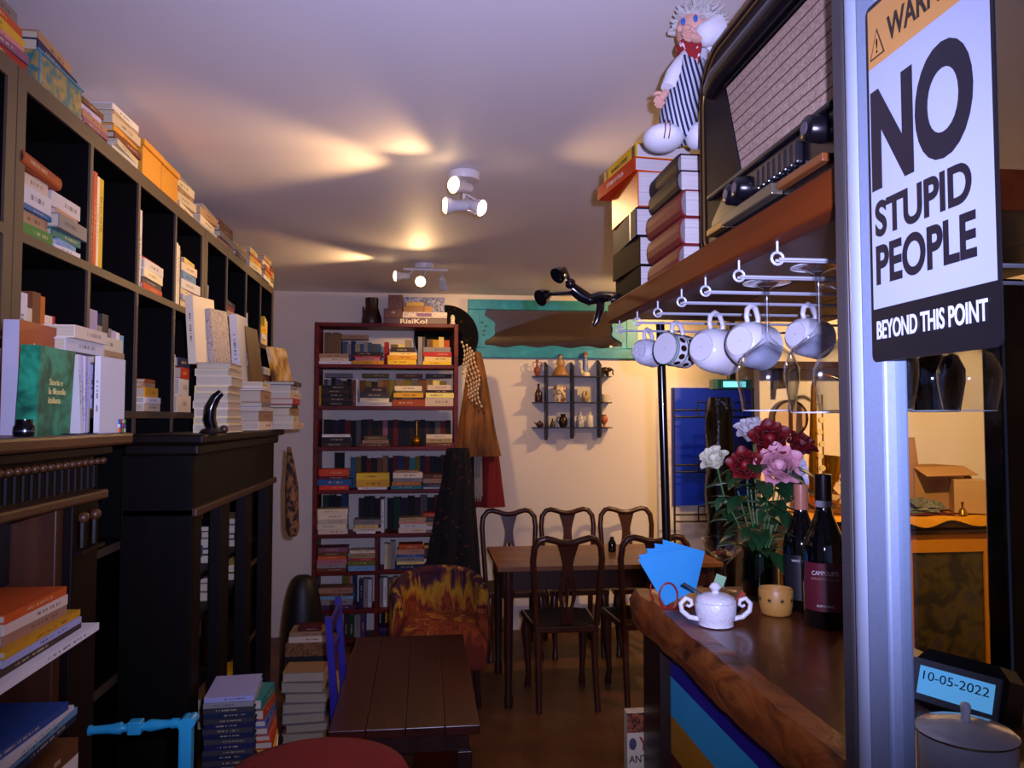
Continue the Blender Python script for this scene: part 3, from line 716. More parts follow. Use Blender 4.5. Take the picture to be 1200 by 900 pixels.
lpile(1.73, -.775, 1.695, 'white pair lying above the fanned booklets', [('white', .17, .13, .026), ('cream', .16, .13, .026)], MG)
lpile(1.69, -.79, 1.527, 'stack standing behind the fanned booklets', [('white', .17, .13, .06), ('tan', .17, .13, .055), ('cream', .17, .13, .05)], MG)
lpile(1.86, -.775, 1.6805, 'red ended pair behind the plain white book', [('tan', .12, .12, .03), ('cream', .13, .12, .03)], MG)
facebook('lavender grey pamphlet standing past the puzzle cube', 1.86, 1.99, -.755, 1.5805, .155, .016, 'lavender')
cube = thing('puzzle_cube', 'colourful plastic puzzle cube at the end of the fluted mantel', 'toy', (-.69, 1.83, 1.5255))
MB().box(-.705, -.675, 1.815, 1.845, 1.5255, 1.5555).build('core', mat('cube_black', '0a0a0a', .3), cube)
cc = ['b8301c', 'd8c83a', '2a9a3c', '2458b0', 'd8d8d8', 'd87a1c']
for fi, (o_, u_, n_) in enumerate((((-.6745, 1.815, 1.5255), (0, 1, 0), (1, 0, 0)), ((-.705, 1.8145, 1.5255), (1, 0, 0), (0, -1, 0)))):
    for a in range(3):
        for b_ in range(3):
            q = Vector(o_) + Vector(u_) * (.005 + .01 * a) + Vector((0, 0, .005 + .01 * b_))
            k = cc[(a * 2 + b_ * 3 + fi + a * b_) % 6]
            dd = Vector(u_) * .0042
            MB().box(min(q.x - dd.x, q.x + dd.x) - (.0006 if fi == 0 else 0), max(q.x - dd.x, q.x + dd.x) + (.0006 if fi == 0 else 0), min(q.y - dd.y, q.y + dd.y) - (.0006 if fi else 0), max(q.y - dd.y, q.y + dd.y) + (.0006 if fi else 0), q.z - .0042, q.z + .0042).build('sticker', mat('sticker_' + k, k, .3), cube)
le = thing('small_lens', 'small black camera lens lying beside the green paperback', 'lens', (-.70, 1.45, 1.5255))
MB().lathe([(.014, 0), (.016, .004), (.016, .018), (.013, .022), (.013, .03), (.009, .03), (.008, .024)], (-.70, 1.45, 1.5255), 20).build('barrel', mat('lens_black', '0c0c0e', .2), le, 40)
MB().lathe([(.0166, .008), (.0166, .011)], (-.70, 1.45, 1.5255), 20).build('ring', mat('lens_ring', '5a6068', .3, .8), le, 40)

# second mantelpiece (darker, with open bays below)
f2 = thing('dark_mantelpiece', 'dark wooden mantelpiece with open bays of books and tall posts', 'mantelpiece', (-.74, 2.9, 0))
G = -.62
MB().box(-.848, G, 2.27, 3.56, 1.485, 1.512).build('mantel_shelf', M_mant, f2, bevel=.006)
MB().box(-.848, G - .02, 2.30, 3.53, 1.45, 1.485).build('cornice', M_mant, f2, bevel=.008)
MB().box(-.848, G - .035, 2.32, 3.50, 1.30, 1.45).build('frieze', M_mant2, f2)
MB().box(-.848, G - .022, 2.30, 3.51, 1.275, 1.30).build('lower_moulding', wood('brown_moulding', '331a0c', '4c2a14', 1, .35), f2, bevel=.005)
for y0, y1 in ((2.32, 2.40), (2.63, 2.735), (2.985, 3.08), (3.37, 3.50)):
    MB().box(G - .075, G - .035, y0, y1, .0, 1.275).build('post', M_mant2, f2, bevel=.003)
MB().box(-.848, G - .035, 2.30, 2.318, .0, 1.45).build('end_panel', wood('dark_plank_panel', '060302', '0e0604', 2, .6, spec=.12), f2)
BSH = [1.06, .93, .72, .50, .26]
for z in BSH:
    MB().box(-.846, G - .08, 2.40, 3.37, z - .015, z).build('shelf', M_mant2, f2)
# contents of the bays: each pile shows its page ends and spines to the room
for bi, (y0, y1) in enumerate(((2.42, 2.63), (2.745, 2.975), (3.09, 3.36))):
    yc = (y0 + y1) / 2; W = y1 - y0 - .03
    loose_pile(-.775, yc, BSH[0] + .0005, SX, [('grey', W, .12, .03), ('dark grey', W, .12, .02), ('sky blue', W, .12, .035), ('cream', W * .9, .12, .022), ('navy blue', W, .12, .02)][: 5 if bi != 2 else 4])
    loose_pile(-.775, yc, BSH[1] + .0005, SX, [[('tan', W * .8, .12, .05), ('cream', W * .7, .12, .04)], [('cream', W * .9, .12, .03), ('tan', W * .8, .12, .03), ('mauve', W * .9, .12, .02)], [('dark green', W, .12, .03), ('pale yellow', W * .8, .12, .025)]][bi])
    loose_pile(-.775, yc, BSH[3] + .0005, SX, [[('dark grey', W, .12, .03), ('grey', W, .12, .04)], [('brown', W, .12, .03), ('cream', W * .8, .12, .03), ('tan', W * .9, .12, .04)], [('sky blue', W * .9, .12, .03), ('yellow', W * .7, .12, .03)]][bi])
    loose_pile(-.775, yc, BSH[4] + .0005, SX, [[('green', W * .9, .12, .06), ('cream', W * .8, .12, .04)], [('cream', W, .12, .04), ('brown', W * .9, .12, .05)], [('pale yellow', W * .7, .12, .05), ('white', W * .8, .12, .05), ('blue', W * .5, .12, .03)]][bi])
for bi, (y, c1, lab) in enumerate(((2.52, 'b89468', 'pale wooden picture frame in the mantelpiece bay nearest the doorway'), (2.86, '7a2018', 'red edged picture frame in the middle bay of mantelpiece'))):
    pfm = thing('framed_picture', lab, 'picture frame', (-.73, y, BSH[2]))
    h = .19; w = .085
    fm = MB(); 
    for a, b, c_, d in ((-w, w, 0, .02), (-w, w, h - .02, h), (-w, -w + .02, .02, h - .02), (w - .02, w, .02, h - .02)):
        fm.box(-.736, -.722, y + a, y + b, BSH[2] + .0005 + c_, BSH[2] + .0005 + d)
    fm.build('frame', mat('frame_' + c1, c1, .45), pfm)
    MB().box(-.733, -.728, y - w + .02, y + w - .02, BSH[2] + .02, BSH[2] + h - .02).build('picture', mat('pale_grey_print', '8a8c98', .4), pfm)
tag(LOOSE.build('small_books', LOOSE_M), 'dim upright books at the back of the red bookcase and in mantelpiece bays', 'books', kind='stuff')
# things on the dark mantel
HG = 'books on the dark mantelpiece shelf'
lpile(2.64, -.672, 1.512, 'big cream stack behind the black horn', [('cream', .19, .11, .026), ('pale yellow', .185, .105, .022), ('cream', .18, .105, .028), ('cream', .18, .11, .024), ('cream', .175, .105, .026), ('pale yellow', .18, .105, .022), ('cream', .175, .11, .03), ('cream', .18, .105, .024), ('tan', .175, .105, .02)], HG, sp=(-1, 0), jit=.004, ang=.03)
book('cream book leaning on the bookcase above the big cream stack', axes((-.715, 2.57, 1.738), (.22, .97, 0), (-.10, -.06, 1)) @ TR(.06, .11, -.03), .15, .22, .026, 'cream', HG, True)
book('patterned grey book leaning beside the leaning cream book', axes((-.682, 2.64, 1.738), (.22, .97, 0), (-.14, -.06, 1)) @ TR(.06, .095, -.02), .13, .19, .018, 'grey', HG, True, False, None, 'book',
     ramp_mat('squiggle_print', [(.47, 'a89c94'), (.5, '2a2628'), (.53, 'a89c94')], (40, 40, 40), .5, 2.0, 2, 1.0))
hn = thing('black_horn_ornament', 'glossy black curved horn on a round brown base on mantel', 'ornament', (-.628, 2.40, 1.512))
MB().tube([(-.628, 2.40, 1.525), (-.636, 2.395, 1.555), (-.634, 2.395, 1.59), (-.619, 2.395, 1.622), (-.604, 2.395, 1.636)], [.016, .018, .017, .014, .011], 16).build('horn', mat('glossy_black', '08080c', .12, coat=.5), hn, 60)
hb = MB(); hb.lathe([(.034, 0), (.036, .006), (.03, .014), (.012, .018)], (-.628, 2.40, 1.5123), 24)
hb.build('base', mat('horn_base', '1c0f0c', .35), hn, 40)
MB().ell((-.598, 2.41, 1.525), (.013, .012, .013), 16, 10).build('ball', mat('brown_ball', '4a2a20', .3), hn, 60)
tag(MB().box(-.70, -.672, 2.78, 2.93, 1.5125, 1.68).build('white_box', mat('white_card', 'c4c0c8', .5), bevel=.002), 'plain white card box standing behind the big cream stack', 'box')
lpile(3.17, -.70, 1.512, 'pile past the white card box', [('cream', .22, .16, .034), ('tan', .21, .15, .04), ('white', .24, .17, .014), ('grey', .22, .16, .02), ('tan', .21, .15, .045), ('white', .25, .17, .012), ('cream', .22, .15, .02)], HG)
lpile(3.47, -.635, 1.512, 'pile at the far corner of dark mantel', [('cream', .24, .17, .026), ('cream', .22, .16, .03), ('tan', .21, .15, .034), ('dark brown', .2, .15, .014), ('red', .2, .15, .026), ('cream', .22, .16, .026), ('white', .2, .15, .03), ('dark brown', .22, .16, .016)], HG)
book('tall white book standing on the pile past white box', axes((-.70, 3.07, 1.70), (.05, 1, 0), (-.09, -.03, 1)) @ TR(.08, .13, -.03), .16, .27, .03, 'white', HG, True)
book('brown picture book leaning behind the tall white book', axes((-.70, 3.17, 1.70), (.1, 1, 0), (-.15, 0, 1)) @ TR(.08, .11, 0), .16, .24, .02, 'brown', HG, True)
book('yellow photo book leaning at the mantel far corner', axes((-.64, 3.40, 1.716), (.25, .97, 0), (-.25, -.05, 1)) @ TR(.08, .075, 0), .19, .16, .016, 'white', HG, True, False, None, 'book',
     ramp_mat('sunny_photo_cover', [(.35, '6a3a10'), (.5, 'd89a20'), (.7, 'e8d8b0')], (14, 14, 14), .4, .5, 3, 1.0))
# leopard print scarf hanging off the end of the dark mantelpiece
lp = MB()
def scarf(u, v):
    a = 2 * PI * u
    yy = 3.56 + .035 * v + .02 * math.sin(v * 5)
    r = .012 + .03 * min(1, v * 2.2) * (1 if v < .93 else (1 - v) / .07 * .6 + .4)
    return (-.60 + .02 * v + r * .7 * math.cos(a), yy + r * math.sin(a), 1.43 - .40 * v)
lp.sheet(scarf, 16, 24, 0, closed=True)
tag(lp.build('scarf', ramp_mat('leopard_print', [(.42, '1c0e06'), (.5, '6a3c18'), (.62, '8a5a28')], (55, 55, 40), .8, .4, 2, 1.0), None, 60), 'leopard print scarf hanging off the dark mantelpiece end', 'scarf')
# ------------------------------------------------------------------ ceiling spotlights
M_wht = mat('white_enamel', 'd8d2d0', .35)
M_bulb = emit('lit_bulb', 'ffd9a0', 14.0)
def spot_head(t, pivot, tip, direction, watts, cone=2.3):
    d = Vector(direction).normalized(); P = Vector(tip)
    hd = MB().tube([P - d * .085, P - d * .075, P - d * .03, P - d * .022, P], [.012, .020, .022, .028, .032], 18).build('spot_head', M_wht, t, 50)
    MB().tube([P + d * .0005, P + d * .008], [.029, .024], 18).build('bulb', M_bulb, hd, 60)
    MB().tube([pivot, P - d * .06], .005, 8).build('arm', M_wht, t)
    l = lamp_spot('spot_lamp', P + d * .03, d, watts, cone, .6)
    return hd
def spot_fixture(x, y, label, stem):
    t = thing('ceiling_spotlight', label, 'ceiling light', (x, y, CZ - .03), 'ceiling spotlights')
    MB().lathe([(.058, 0), (.06, .004), (.06, .03), (.055, .032)], (x, y, CZ - .0325), 32).build('canopy', M_wht, t, 40)
    return t
s1 = spot_fixture(.148, 2.86, 'round white ceiling fixture with three lit spot heads in mid room', .1)
MB().tube([(.148, 2.86, CZ - .03), (.148, 2.86, CZ - .15)], .007, 10).build('stem', M_wht, s1)
MB().tube([(.148, 2.86, CZ - .14), (.205, 2.83, CZ - .17)], .004, 8).build('bar', M_wht, s1)
MB().tube([(.15, 2.86, CZ - .08), (.215, 2.83, CZ - .125)], .004, 8).build('bar', M_wht, s1)
spot_head(s1, (.148, 2.86, CZ - .07), (.105, 2.74, CZ - .085), (-.75, -.6, -.04), 10, 1.4)
spot_head(s1, (.148, 2.86, CZ - .13), (.078, 2.80, CZ - .145), (-.95, -.12, -.06), 22, 1.5)
spot_head(s1, (.16, 2.85, CZ - .10), (.21, 2.80, CZ - .15), (.7, -.4, -.3), 15, 1.8)
s2 = spot_fixture(.0, 4.59, 'white ceiling bar fixture with three spot heads near the back wall', .1)
MB().box(-.12, .14, 4.572, 4.588, CZ - .045, CZ - .0325).build('bar', M_wht, s2)
spot_head(s2, (-.07, 4.58, CZ - .05), (-.165, 4.50, CZ - .095), (-.92, -.2, -.05), 17, 1.5)
spot_head(s2, (.01, 4.58, CZ - .05), (-.02, 4.47, CZ - .13), (-.1, -.85, -.3), 14, 1.9)
spot_head(s2, (.11, 4.58, CZ - .05), (.115, 4.56, CZ - .14), (.12, .85, -.36), 26, 1.35)
s3 = spot_fixture(1.93, 4.78, 'white ceiling spot fixture past the bar, hidden behind the radio', .1)
spot_head(s3, (1.93, 4.78, CZ - .03), (1.86, 4.83, CZ - .12), (-.62, .62, -.5), 40, 2.3)
spot_head(s3, (1.93, 4.78, CZ - .03), (1.95, 4.87, CZ - .12), (.1, .8, -.6), 12, 2.2)
s4 = spot_fixture(2.2, 2.9, 'added white ceiling spot over the bar, unseen behind the sign, lights the cabinet', .1)  # added fixture, kept out of view, so the yellow cabinet is lit
spot_head(s4, (2.2, 2.9, CZ - .03), (2.23, 2.98, CZ - .12), (.5, .8, -.8), 150, 2.0)
spot_head(s4, (2.2, 2.9, CZ - .03), (2.13, 2.87, CZ - .12), (-.7, -.2, -.6), 12, 2.2)

# ------------------------------------------------------------------ turquoise framed mirror on the back wall
M_turq = ramp_mat('turquoise_paint', [(.3, '1c7f92'), (.6, '2492a4'), (.75, '38a4b4')], (6, 6, 6), .45, .3, 5, 2.0)
M_mir = mat('mirror_silver', 'b8b0a8', .03, 1.0, namt=.02)
mr = thing('turquoise_mirror', 'long mirror in a scalloped turquoise wooden frame on the back wall', 'mirror', (.97, BY - .02, 2.01))
x0, x1, z0, z1 = .325, 1.62, 2.012, 2.447
fy0, fy1 = BY - .035, BY - .002
MB().box(x0, x1, fy0, fy1, z1 - .075, z1).build('frame_rail', M_turq, mr, bevel=.005)
MB().box(x0, x1, fy0, fy1, z0, z0 + .075).build('frame_rail', M_turq, mr, bevel=.005)
MB().box(x0, x0 + .09, fy0, fy1, z0 + .075, z1 - .075).build('frame_stile', M_turq, mr, bevel=.005)
MB().box(x1 - .09, x1, fy0, fy1, z0 + .075, z1 - .075).build('frame_stile', M_turq, mr, bevel=.005)
MB().box(x0 + .08, x1 - .08, BY - .012, BY - .008, z0 + .07, z1 - .07).build('mirror_glass', M_mir, mr)
def scallop(xs, sgn):
    n = 24; pl = [(0, 0)]
    for i in range(n + 1):
        v = i / n
        pl.append((sgn * (.035 + .085 * math.sin(PI * v) ** 2 * (1 if abs(v - .5) < .3 else .8) + .012 * math.cos(v * 6 * PI)), v * .285))
    pl.append((0, .285))
    return MB().prism(pl, 0, .016, 0, axes((xs, fy0 + .018, z0 + .075), (1, 0, 0), (0, 0, 1)))
scallop(x0 + .089, 1).build('scalloped_carving', M_turq, mr, bevel=.003)
scallop(x1 - .089, -1).build('scalloped_carving', M_turq, mr, bevel=.003)
for i, (dx, dz) in enumerate(((.15, .20), (.165, .235), (.14, .26), (.15, .17))):
    MB().ell((x0 + dx - .03, fy0 - .0, z0 + dz), (.012, .006, .008), 10, 6).build('carved_flower', mat('dusty_teal', '2a7a70', .5), mr, 60)
wv = [(0, 0)] + [(i / 40 * 1.11, .01 + .008 * math.sin(i / 40 * PI * 9)) for i in range(41)] + [(1.11, 0)]
MB().prism(wv, 0, .012, 0, axes((x0 + .09, fy0 + .016, z0 + .075), (1, 0, 0), (0, 0, 1))).build('wavy_edge', M_turq, mr)
tag(MB().box(.355, .395, BY - .05, BY - .036, z0 + .01, z0 + .055).build('small_black_box', mat('black_plastic', '101014', .35), bevel=.003), 'little black plastic box on the lower corner of turquoise mirror', 'box')

# ------------------------------------------------------------------ little black display shelf with ornaments
M_blk = mat('black_painted_wood', '151013', .45)
cs = thing('curio_shelf', 'small black lattice wall shelf holding ornaments under the mirror', 'wall shelf', (1.1, BY - .055, 1.40))
CY0, CY1 = BY - .105, BY - .004
for x, za, zb in ((.908, 1.40, 1.965), (1.105, 1.41, 1.965), (1.312, 1.415, 1.98)):
    MB().prism([(CY0 + .04, za), (CY1, za - .0), (CY1, zb + .02), (CY0 + .0, zb - .02), (CY0, za + .03)], -.008, .008, 0, Matrix(((0, 0, 1, x), (1, 0, 0, 0), (0, 1, 0, 0), (0, 0, 0, 1)))).build('upright', M_blk, cs)
CZS = (1.876, 1.682, 1.495)
for z in CZS:
    MB().box(.806, 1.398, CY0, CY1, z - .008, z).build('shelf', M_blk, cs)
def orn(name, label, cat, x, z, prof, m, y=BY - .06, n=18, extra=None, sm=45):
    t = thing(name, label, cat, (x, y, z), 'ornaments on the black display shelf')
    MB().lathe(prof, (x, y, z + .0004), n).build('body', m, t, sm)
    if extra: extra(t, x, y, z)
    return t
M_terra = mat('terracotta', '8a3c1c', .5); M_ivory = mat('ivory_glaze', 'd8c8a0', .3); M_bronze = mat('dark_bronze', '3a2a14', .35, .6); M_brn = mat('brown_glaze', '3a180c', .25)
def handles2(t, x, y, z):
    for s in (-1, 1):
        MB().tube([(x + s * .008, y, z + .105), (x + s * .03, y, z + .10), (x + s * .034, y, z + .075), (x + s * .017, y, z + .05)], .003, 8).build('handle', M_terra, t)
orn('amphora', 'tall terracotta amphora with two handles on top of display shelf', 'vase', .84, CZS[0], [(.013, 0), (.02, .02), (.025, .04), (.018, .06), (.008, .075), (.008, .11), (.012, .12), (.006, .12)], M_terra, extra=handles2)
def lady(t, x, y, z):
    MB().tube([(x, y, z + .075), (x, y, z + .1), (x, y, z + .125)], [.02, .026, .016], 14).build('torso', mat('beige_glaze', 'b48c58', .35), t, 60)
    MB().ell((x, y - .002, z + .142), (.014, .014, .017), 14, 10).build('head', mat('face_glaze', 'c89c70', .35), t, 60)
    MB().ell((x, y + .004, z + .15), (.017, .017, .015), 14, 10).build('hair', mat('brown_hair_glaze', '4a2c14', .4), t, 60)
    for s in (-1, 1): MB().tube([(x + s * .02, y, z + .115), (x + s * .034, y - .012, z + .09), (x + s * .02, y - .022, z + .08)], .006, 8).build('arm', mat('beige_glaze', 'b48c58', .35), t, 60)
orn('porcelain_lady', 'porcelain lady in a wide tan gown on top of display shelf', 'figurine', 1.015, CZS[0], [(.058, 0), (.062, .01), (.054, .03), (.04, .055), (.022, .08), (.015, .085)], mat('tan_gown', 'a8763c', .35), extra=lady)
def girl(t, x, y, z):
    MB().tube([(x, y, z + .03), (x, y, z + .08), (x, y, z + .12), (x, y, z + .135)], [.026, .02, .02, .012], 14).build('dress', mat('blue_glaze', '7484a8', .3), t, 60)
    MB().ell((x, y - .002, z + .152), (.015, .015, .018), 14, 10).build('head', mat('face_glaze', 'c89c70', .35), t, 60)
    MB().lathe([(.026, 0), (.018, .008), (.014, .02), (.002, .024)], (x, y, z + .16), 16).build('hat', mat('straw_glaze', '8a5a34', .5), t, 50)
    MB().ell((x - .03, y - .01, z + .03), (.014, .012, .024), 12, 8).build('goose', M_ivory, t, 60)
orn('porcelain_girl', 'porcelain girl in blue dress with straw hat on top of display shelf', 'figurine', 1.205, CZS[0], [(.036, 0), (.036, .02), (.028, .03), (.02, .032)], M_ivory, extra=girl)
el = thing('elephant_figurine', 'small bronze elephant at the end of top display shelf', 'figurine', (1.355, BY - .06, CZS[0]), 'ornaments on the black display shelf')
eb = MB(); ex, ey, ez = 1.355, BY - .06, CZS[0]
eb.ell((ex, ey, ez + .045), (.034, .022, .026), 16, 10); eb.ell((ex + .036, ey, ez + .052), (.018, .016, .018), 14, 8)
for dx in (-.02, .02):
    for dy in (-.012, .012): eb.tube([(ex + dx, ey + dy, ez + .0004), (ex + dx, ey + dy, ez + .04)], [.008, .009], 10)
eb.build('body', M_bronze, el, 60)
MB().tube([(ex + .05, ey, ez + .055), (ex + .062, ey, ez + .045), (ex + .06, ey, ez + .02), (ex + .068, ey, ez + .01)], [.008, .006, .005, .004], 10).build('trunk', M_bronze, el, 60)
for s in (-1, 1): MB().ell((ex + .03, ey + s * .017, ez + .054), (.012, .003, .014), 12, 8).build('ear', M_bronze, el, 60)
orn('stoneware_bottle', 'dark red stoneware bottle with narrow neck, middle shelf', 'bottle', .85, CZS[1], [(.026, 0), (.029, .01), (.029, .06), (.018, .085), (.009, .1), (.009, .13), (.012, .135), (.006, .135)], M_brn)
orn('flower_jar', 'ivory jar with painted red flowers in middle of display shelf', 'jar', 1.01, CZS[1], [(.044, 0), (.046, .006), (.046, .115), (.042, .122), (.038, .122), (.038, .1)], ramp_mat('painted_flowers', [(.5, 'd8c8a0'), (.56, '8a3020'), (.62, '4a5a30'), (.68, 'd8c8a0')], (28, 28, 28), .3, .6, 3, 1.0))
tag(MB().box(1.15, 1.265, BY - .03, BY - .022, CZS[1] + .0004, CZS[1] + .115).build('white_tile', mat('white_glazed_tile', 'd6c8a8', .25), bevel=.002), 'square ivory tile standing behind the tulip cup', 'tile', 'ornaments on the black display shelf')
def tulip(t, x, y, z):
    for k in range(5):
        a = 2 * PI * k / 5
        MB().tube([(x + .02 * math.cos(a), y + .02 * math.sin(a), z + .035), (x + .024 * math.cos(a), y + .024 * math.sin(a), z + .06), (x + .014 * math.cos(a), y + .014 * math.sin(a), z + .085)], [.012, .009, .002], 8).build('petal', mat('olive_ivory', 'b0985c', .35), t, 60)
orn('tulip_cup', 'tulip shaped ceramic cup before the ivory tile', 'cup', 1.205, CZS[1], [(.016, 0), (.02, .006), (.032, .025), (.03, .045), (.026, .05), (.02, .03)], mat('olive_ivory', 'b0985c', .35), extra=tulip, y=BY - .07)
def cuph(t, x, y, z):
    MB().tube([(x + .026, y, z + .05), (x + .044, y, z + .045), (x + .042, y, z + .022), (x + .024, y, z + .016)], .004, 8).build('handle', M_ivory, t, 60)
orn('ivory_cup', 'ivory cup with handle at the end of middle display shelf', 'cup', 1.35, CZS[1], [(.02, 0), (.024, .006), (.03, .06), (.027, .06), (.02, .012)], M_ivory, extra=cuph)
def tea(t, x, y, z):
    MB().tube([(x - .025, y, z + .02), (x - .042, y, z + .038)], [.006, .004], 8).build('spout', M_brn, t); MB().ell((x, y, z + .046), .006, 10, 6).build('knob', M_brn, t, 60)
orn('brown_teapot', 'tiny dark brown teapot on the lowest display shelf', 'teapot', .86, CZS[2], [(.018, 0), (.028, .014), (.026, .03), (.014, .04), (.002, .042)], M_brn, extra=tea)
orn('bronze_bell', 'small bronze bell ornament beside the dark jug', 'bell', .955, CZS[2], [(.02, 0), (.019, .006), (.014, .03), (.01, .04), (.005, .046), (.006, .06), (.002, .064)], M_bronze)
def jugh(t, x, y, z):
    MB().tube([(x - .022, y, z + .075), (x - .044, y, z + .07), (x - .042, y, z + .04), (x - .03, y, z + .03)], .004, 8).build('handle', M_bronze, t, 60)
orn('bronze_jug', 'dark bronze round jug on the lowest display shelf', 'jug', 1.035, CZS[2], [(.022, 0), (.032, .02), (.034, .045), (.026, .07), (.017, .08), (.02, .098), (.015, .098)], M_bronze, extra=jugh)
orn('white_bottle', 'white and grey ceramic bottle, lowest display shelf, nearer the jug', 'bottle', 1.165, CZS[2], [(.028, 0), (.03, .006), (.03, .07), (.02, .085), (.009, .092), (.01, .112), (.006, .112)], ramp_mat('white_grey_glaze', [(.4, 'd4ccb8'), (.6, '8a8c90')], (25, 25, 25), .3))
orn('white_bottle', 'ivory spotted ceramic bottle, lowest display shelf, farther from jug', 'bottle', 1.238, CZS[2], [(.025, 0), (.027, .006), (.027, .075), (.018, .09), (.009, .096), (.01, .114), (.006, .114)], ramp_mat('ivory_spot_glaze', [(.58, 'd8d0b8'), (.66, '6a604c')], (40, 40, 40), .3))
orn('orange_urn', 'small orange terracotta urn at the end of lowest shelf', 'urn', 1.348, CZS[2], [(.016, 0), (.008, .012), (.01, .02), (.027, .045), (.027, .065), (.014, .085), (.019, .094), (.012, .094)], mat('orange_clay', 'b05c30', .5))
tag(MB().box(.93, .98, BY - .03, BY - .022, CZS[2] + .0004, CZS[2] + .075).build('small_card', mat('cream_card', 'd4c4a4', .6)), 'small cream card behind the bronze bell', 'card', 'ornaments on the black display shelf')

# ------------------------------------------------------------------ coats, hat and dress hung on the end of the red bookcase
def cloth(name, label, cat, cx, cy, ztop, zbot, wt, wb, m, folds=5, dep=.06, sh=.0, ph=0.0, amp=.25, parts=None):
    """hanging garment: a closed pleated tube that widens downwards"""
    def fn(u, v):
        a = 2 * PI * u; k = v ** .8
        w = wt + (wb - wt) * k
        fo = 1 + amp * v * math.sin(folds * a + ph) + .06 * math.sin(11 * a + 3 * v)
        d = dep * (0.5 + .5 * k)
        return (cx + sh * v + w * .5 * math.cos(a) * fo, cy + d * math.sin(a) * fo, ztop + (zbot - ztop) * v)
    o = MB().sheet(fn, 60, 16, 0, closed=True)
    return tag(o.build(name, m, None, 60), label, cat)
hat = thing('black_tray', 'big round black tray on the wall half behind the red bookcase', 'tray', (.165, BY - .01, 2.16))
MB().lathe([(.002, 0), (.205, 0), (.225, .008), (.236, .016), (.232, .017), (.2, .004), (.002, .003)], (0, 0, 0), 48, 0, TR(.165, BY - .042, 2.16) @ RX(PI / 2)).build('dish', ramp_mat('black_japanned_tin', [(.62, '0a0709'), (.72, '3a2418')], (30, 30, 30), .6, 0, 2, 1.0, spec=.05), hat, 50)
cloth('brown_coat', 'ochre brown coat hanging from the side of red bookcase', 'coat', .36, 5.32, 2.02, 1.30, .07, .27, ramp_mat('brown_suede', [(.3, '4c2a0a'), (.7, '85501a')], (8, 8, 2), .8), 5, .075, .02)
cloth('black_jacket', 'black jacket hanging behind the ochre brown coat', 'jacket', .42, 5.55, 1.72, .98, .06, .22, mat('black_cloth', '0d0a0c', .9), 4, .06, .03, 1.0)
cloth('red_garment', 'dark red garment hanging below the brown coat', 'garment', .465, 5.40, 1.40, .94, .10, .17, mat('dark_red_cloth', '7a1210', .85), 4, .05, .0, 2.0)
cloth('long_dress', 'long black dress with small red dots hanging to the armchair', 'dress', .235, 5.21, 1.36, .45, .14, .33, ramp_mat('dotted_black_cloth', [(.66, '0a080a'), (.71, '5a241c')], (30, 30, 30), .9, 0, 1, 1.0), 6, .065, -.03, .5)
fr = MB()
for i in range(9):
    fr.tube([(.352 + i * .006, 5.30 + .004 * (i % 3), 1.32 - .01 * (i % 2)), (.357 + i * .006, 5.35, 1.15), (.36 + i * .006, 5.352, .985 + .02 * (i % 3))], .005, 6)
tag(fr.build('fringed_scarf', ramp_mat('grey_knit', [(.3, '6a6058'), (.7, 'b0a898')], (60, 60, 60), .9)), 'grey fringed scarf hanging between brown coat and red garment', 'scarf')
nk = thing('bead_necklaces', 'bunch of pale bead necklaces over the brown coat collar', 'necklaces', (.31, 5.24, 1.9))
for i in range(5):
    pts = [(.26 + .022 * i + .04 * s + .012 * math.sin(s * 9 + i), 5.235 - .004 * i, 2.08 - .02 * i - .36 * s) for s in [k / 12 for k in range(13)]]
    sb = MB()
    for p in pts: sb.ell(p, .0085, 8, 6)
    sb.tube(pts, .002, 5)
    sb.build('bead_string', mat('bone_beads', 'c0a888', .4), nk, 60)
# black bag slumped by the wall
def bag(u, v):
    a = 2 * PI * u; r = math.sin(PI * (v * .5)) ** .6
    z = .64 * math.cos(PI * v / 2)
    return (-.70 + .13 * math.cos(a) * r * (1 + .05 * math.sin(3 * a)), 4.68 + .13 * math.sin(a) * r, z)
tag(MB().sheet(bag, 28, 14, 0, closed=True).build('black_bag', mat('black_leather', '0b090a', .5), None, 60), 'slumped black bag on the floor beside the dark mantelpiece', 'bag')
# ------------------------------------------------------------------ dining table and pierced-splat chairs
M_walnut = wood('walnut_top', '6a4020', '8a5a30', 0, .35)
M_dk = wood('dark_walnut', '24100a', '3c1d10', 2, .35)
dt = thing('dining_table', 'rectangular brown dining table with dark apron before the back wall', 'table', (1.03, 4.48, 0))
for i in range(4):
    y = 4.14 + i * .17
    MB().box(.40, 1.66, y, y + .169, .735, .76).build('top_plank', M_walnut, dt, bevel=.002)
MB().box(.44, 1.62, 4.17, 4.19, .63, .735).build('apron', M_dk, dt); MB().box(.44, 1.62, 4.77, 4.79, .63, .735).build('apron', M_dk, dt)
MB().box(.44, .46, 4.19, 4.77, .63, .735).build('apron', M_dk, dt); MB().box(1.60, 1.62, 4.19, 4.77, .63, .735).build('apron', M_dk, dt)
for x in (.465, 1.595):
    for y in (4.195, 4.765):
        MB().tube([(x, y, .735), (x, y, .62), (x, y, .56), (x, y, .3), (x, y, .08), (x, y, .05), (x, y, .0)], [.034, .034, .026, .024, .018, .026, .022], 14).build('leg', M_dk, dt, 50)
M_chair = wood('chair_mahogany', '2e150a', '4a2412', 2, .3, coat=.2)
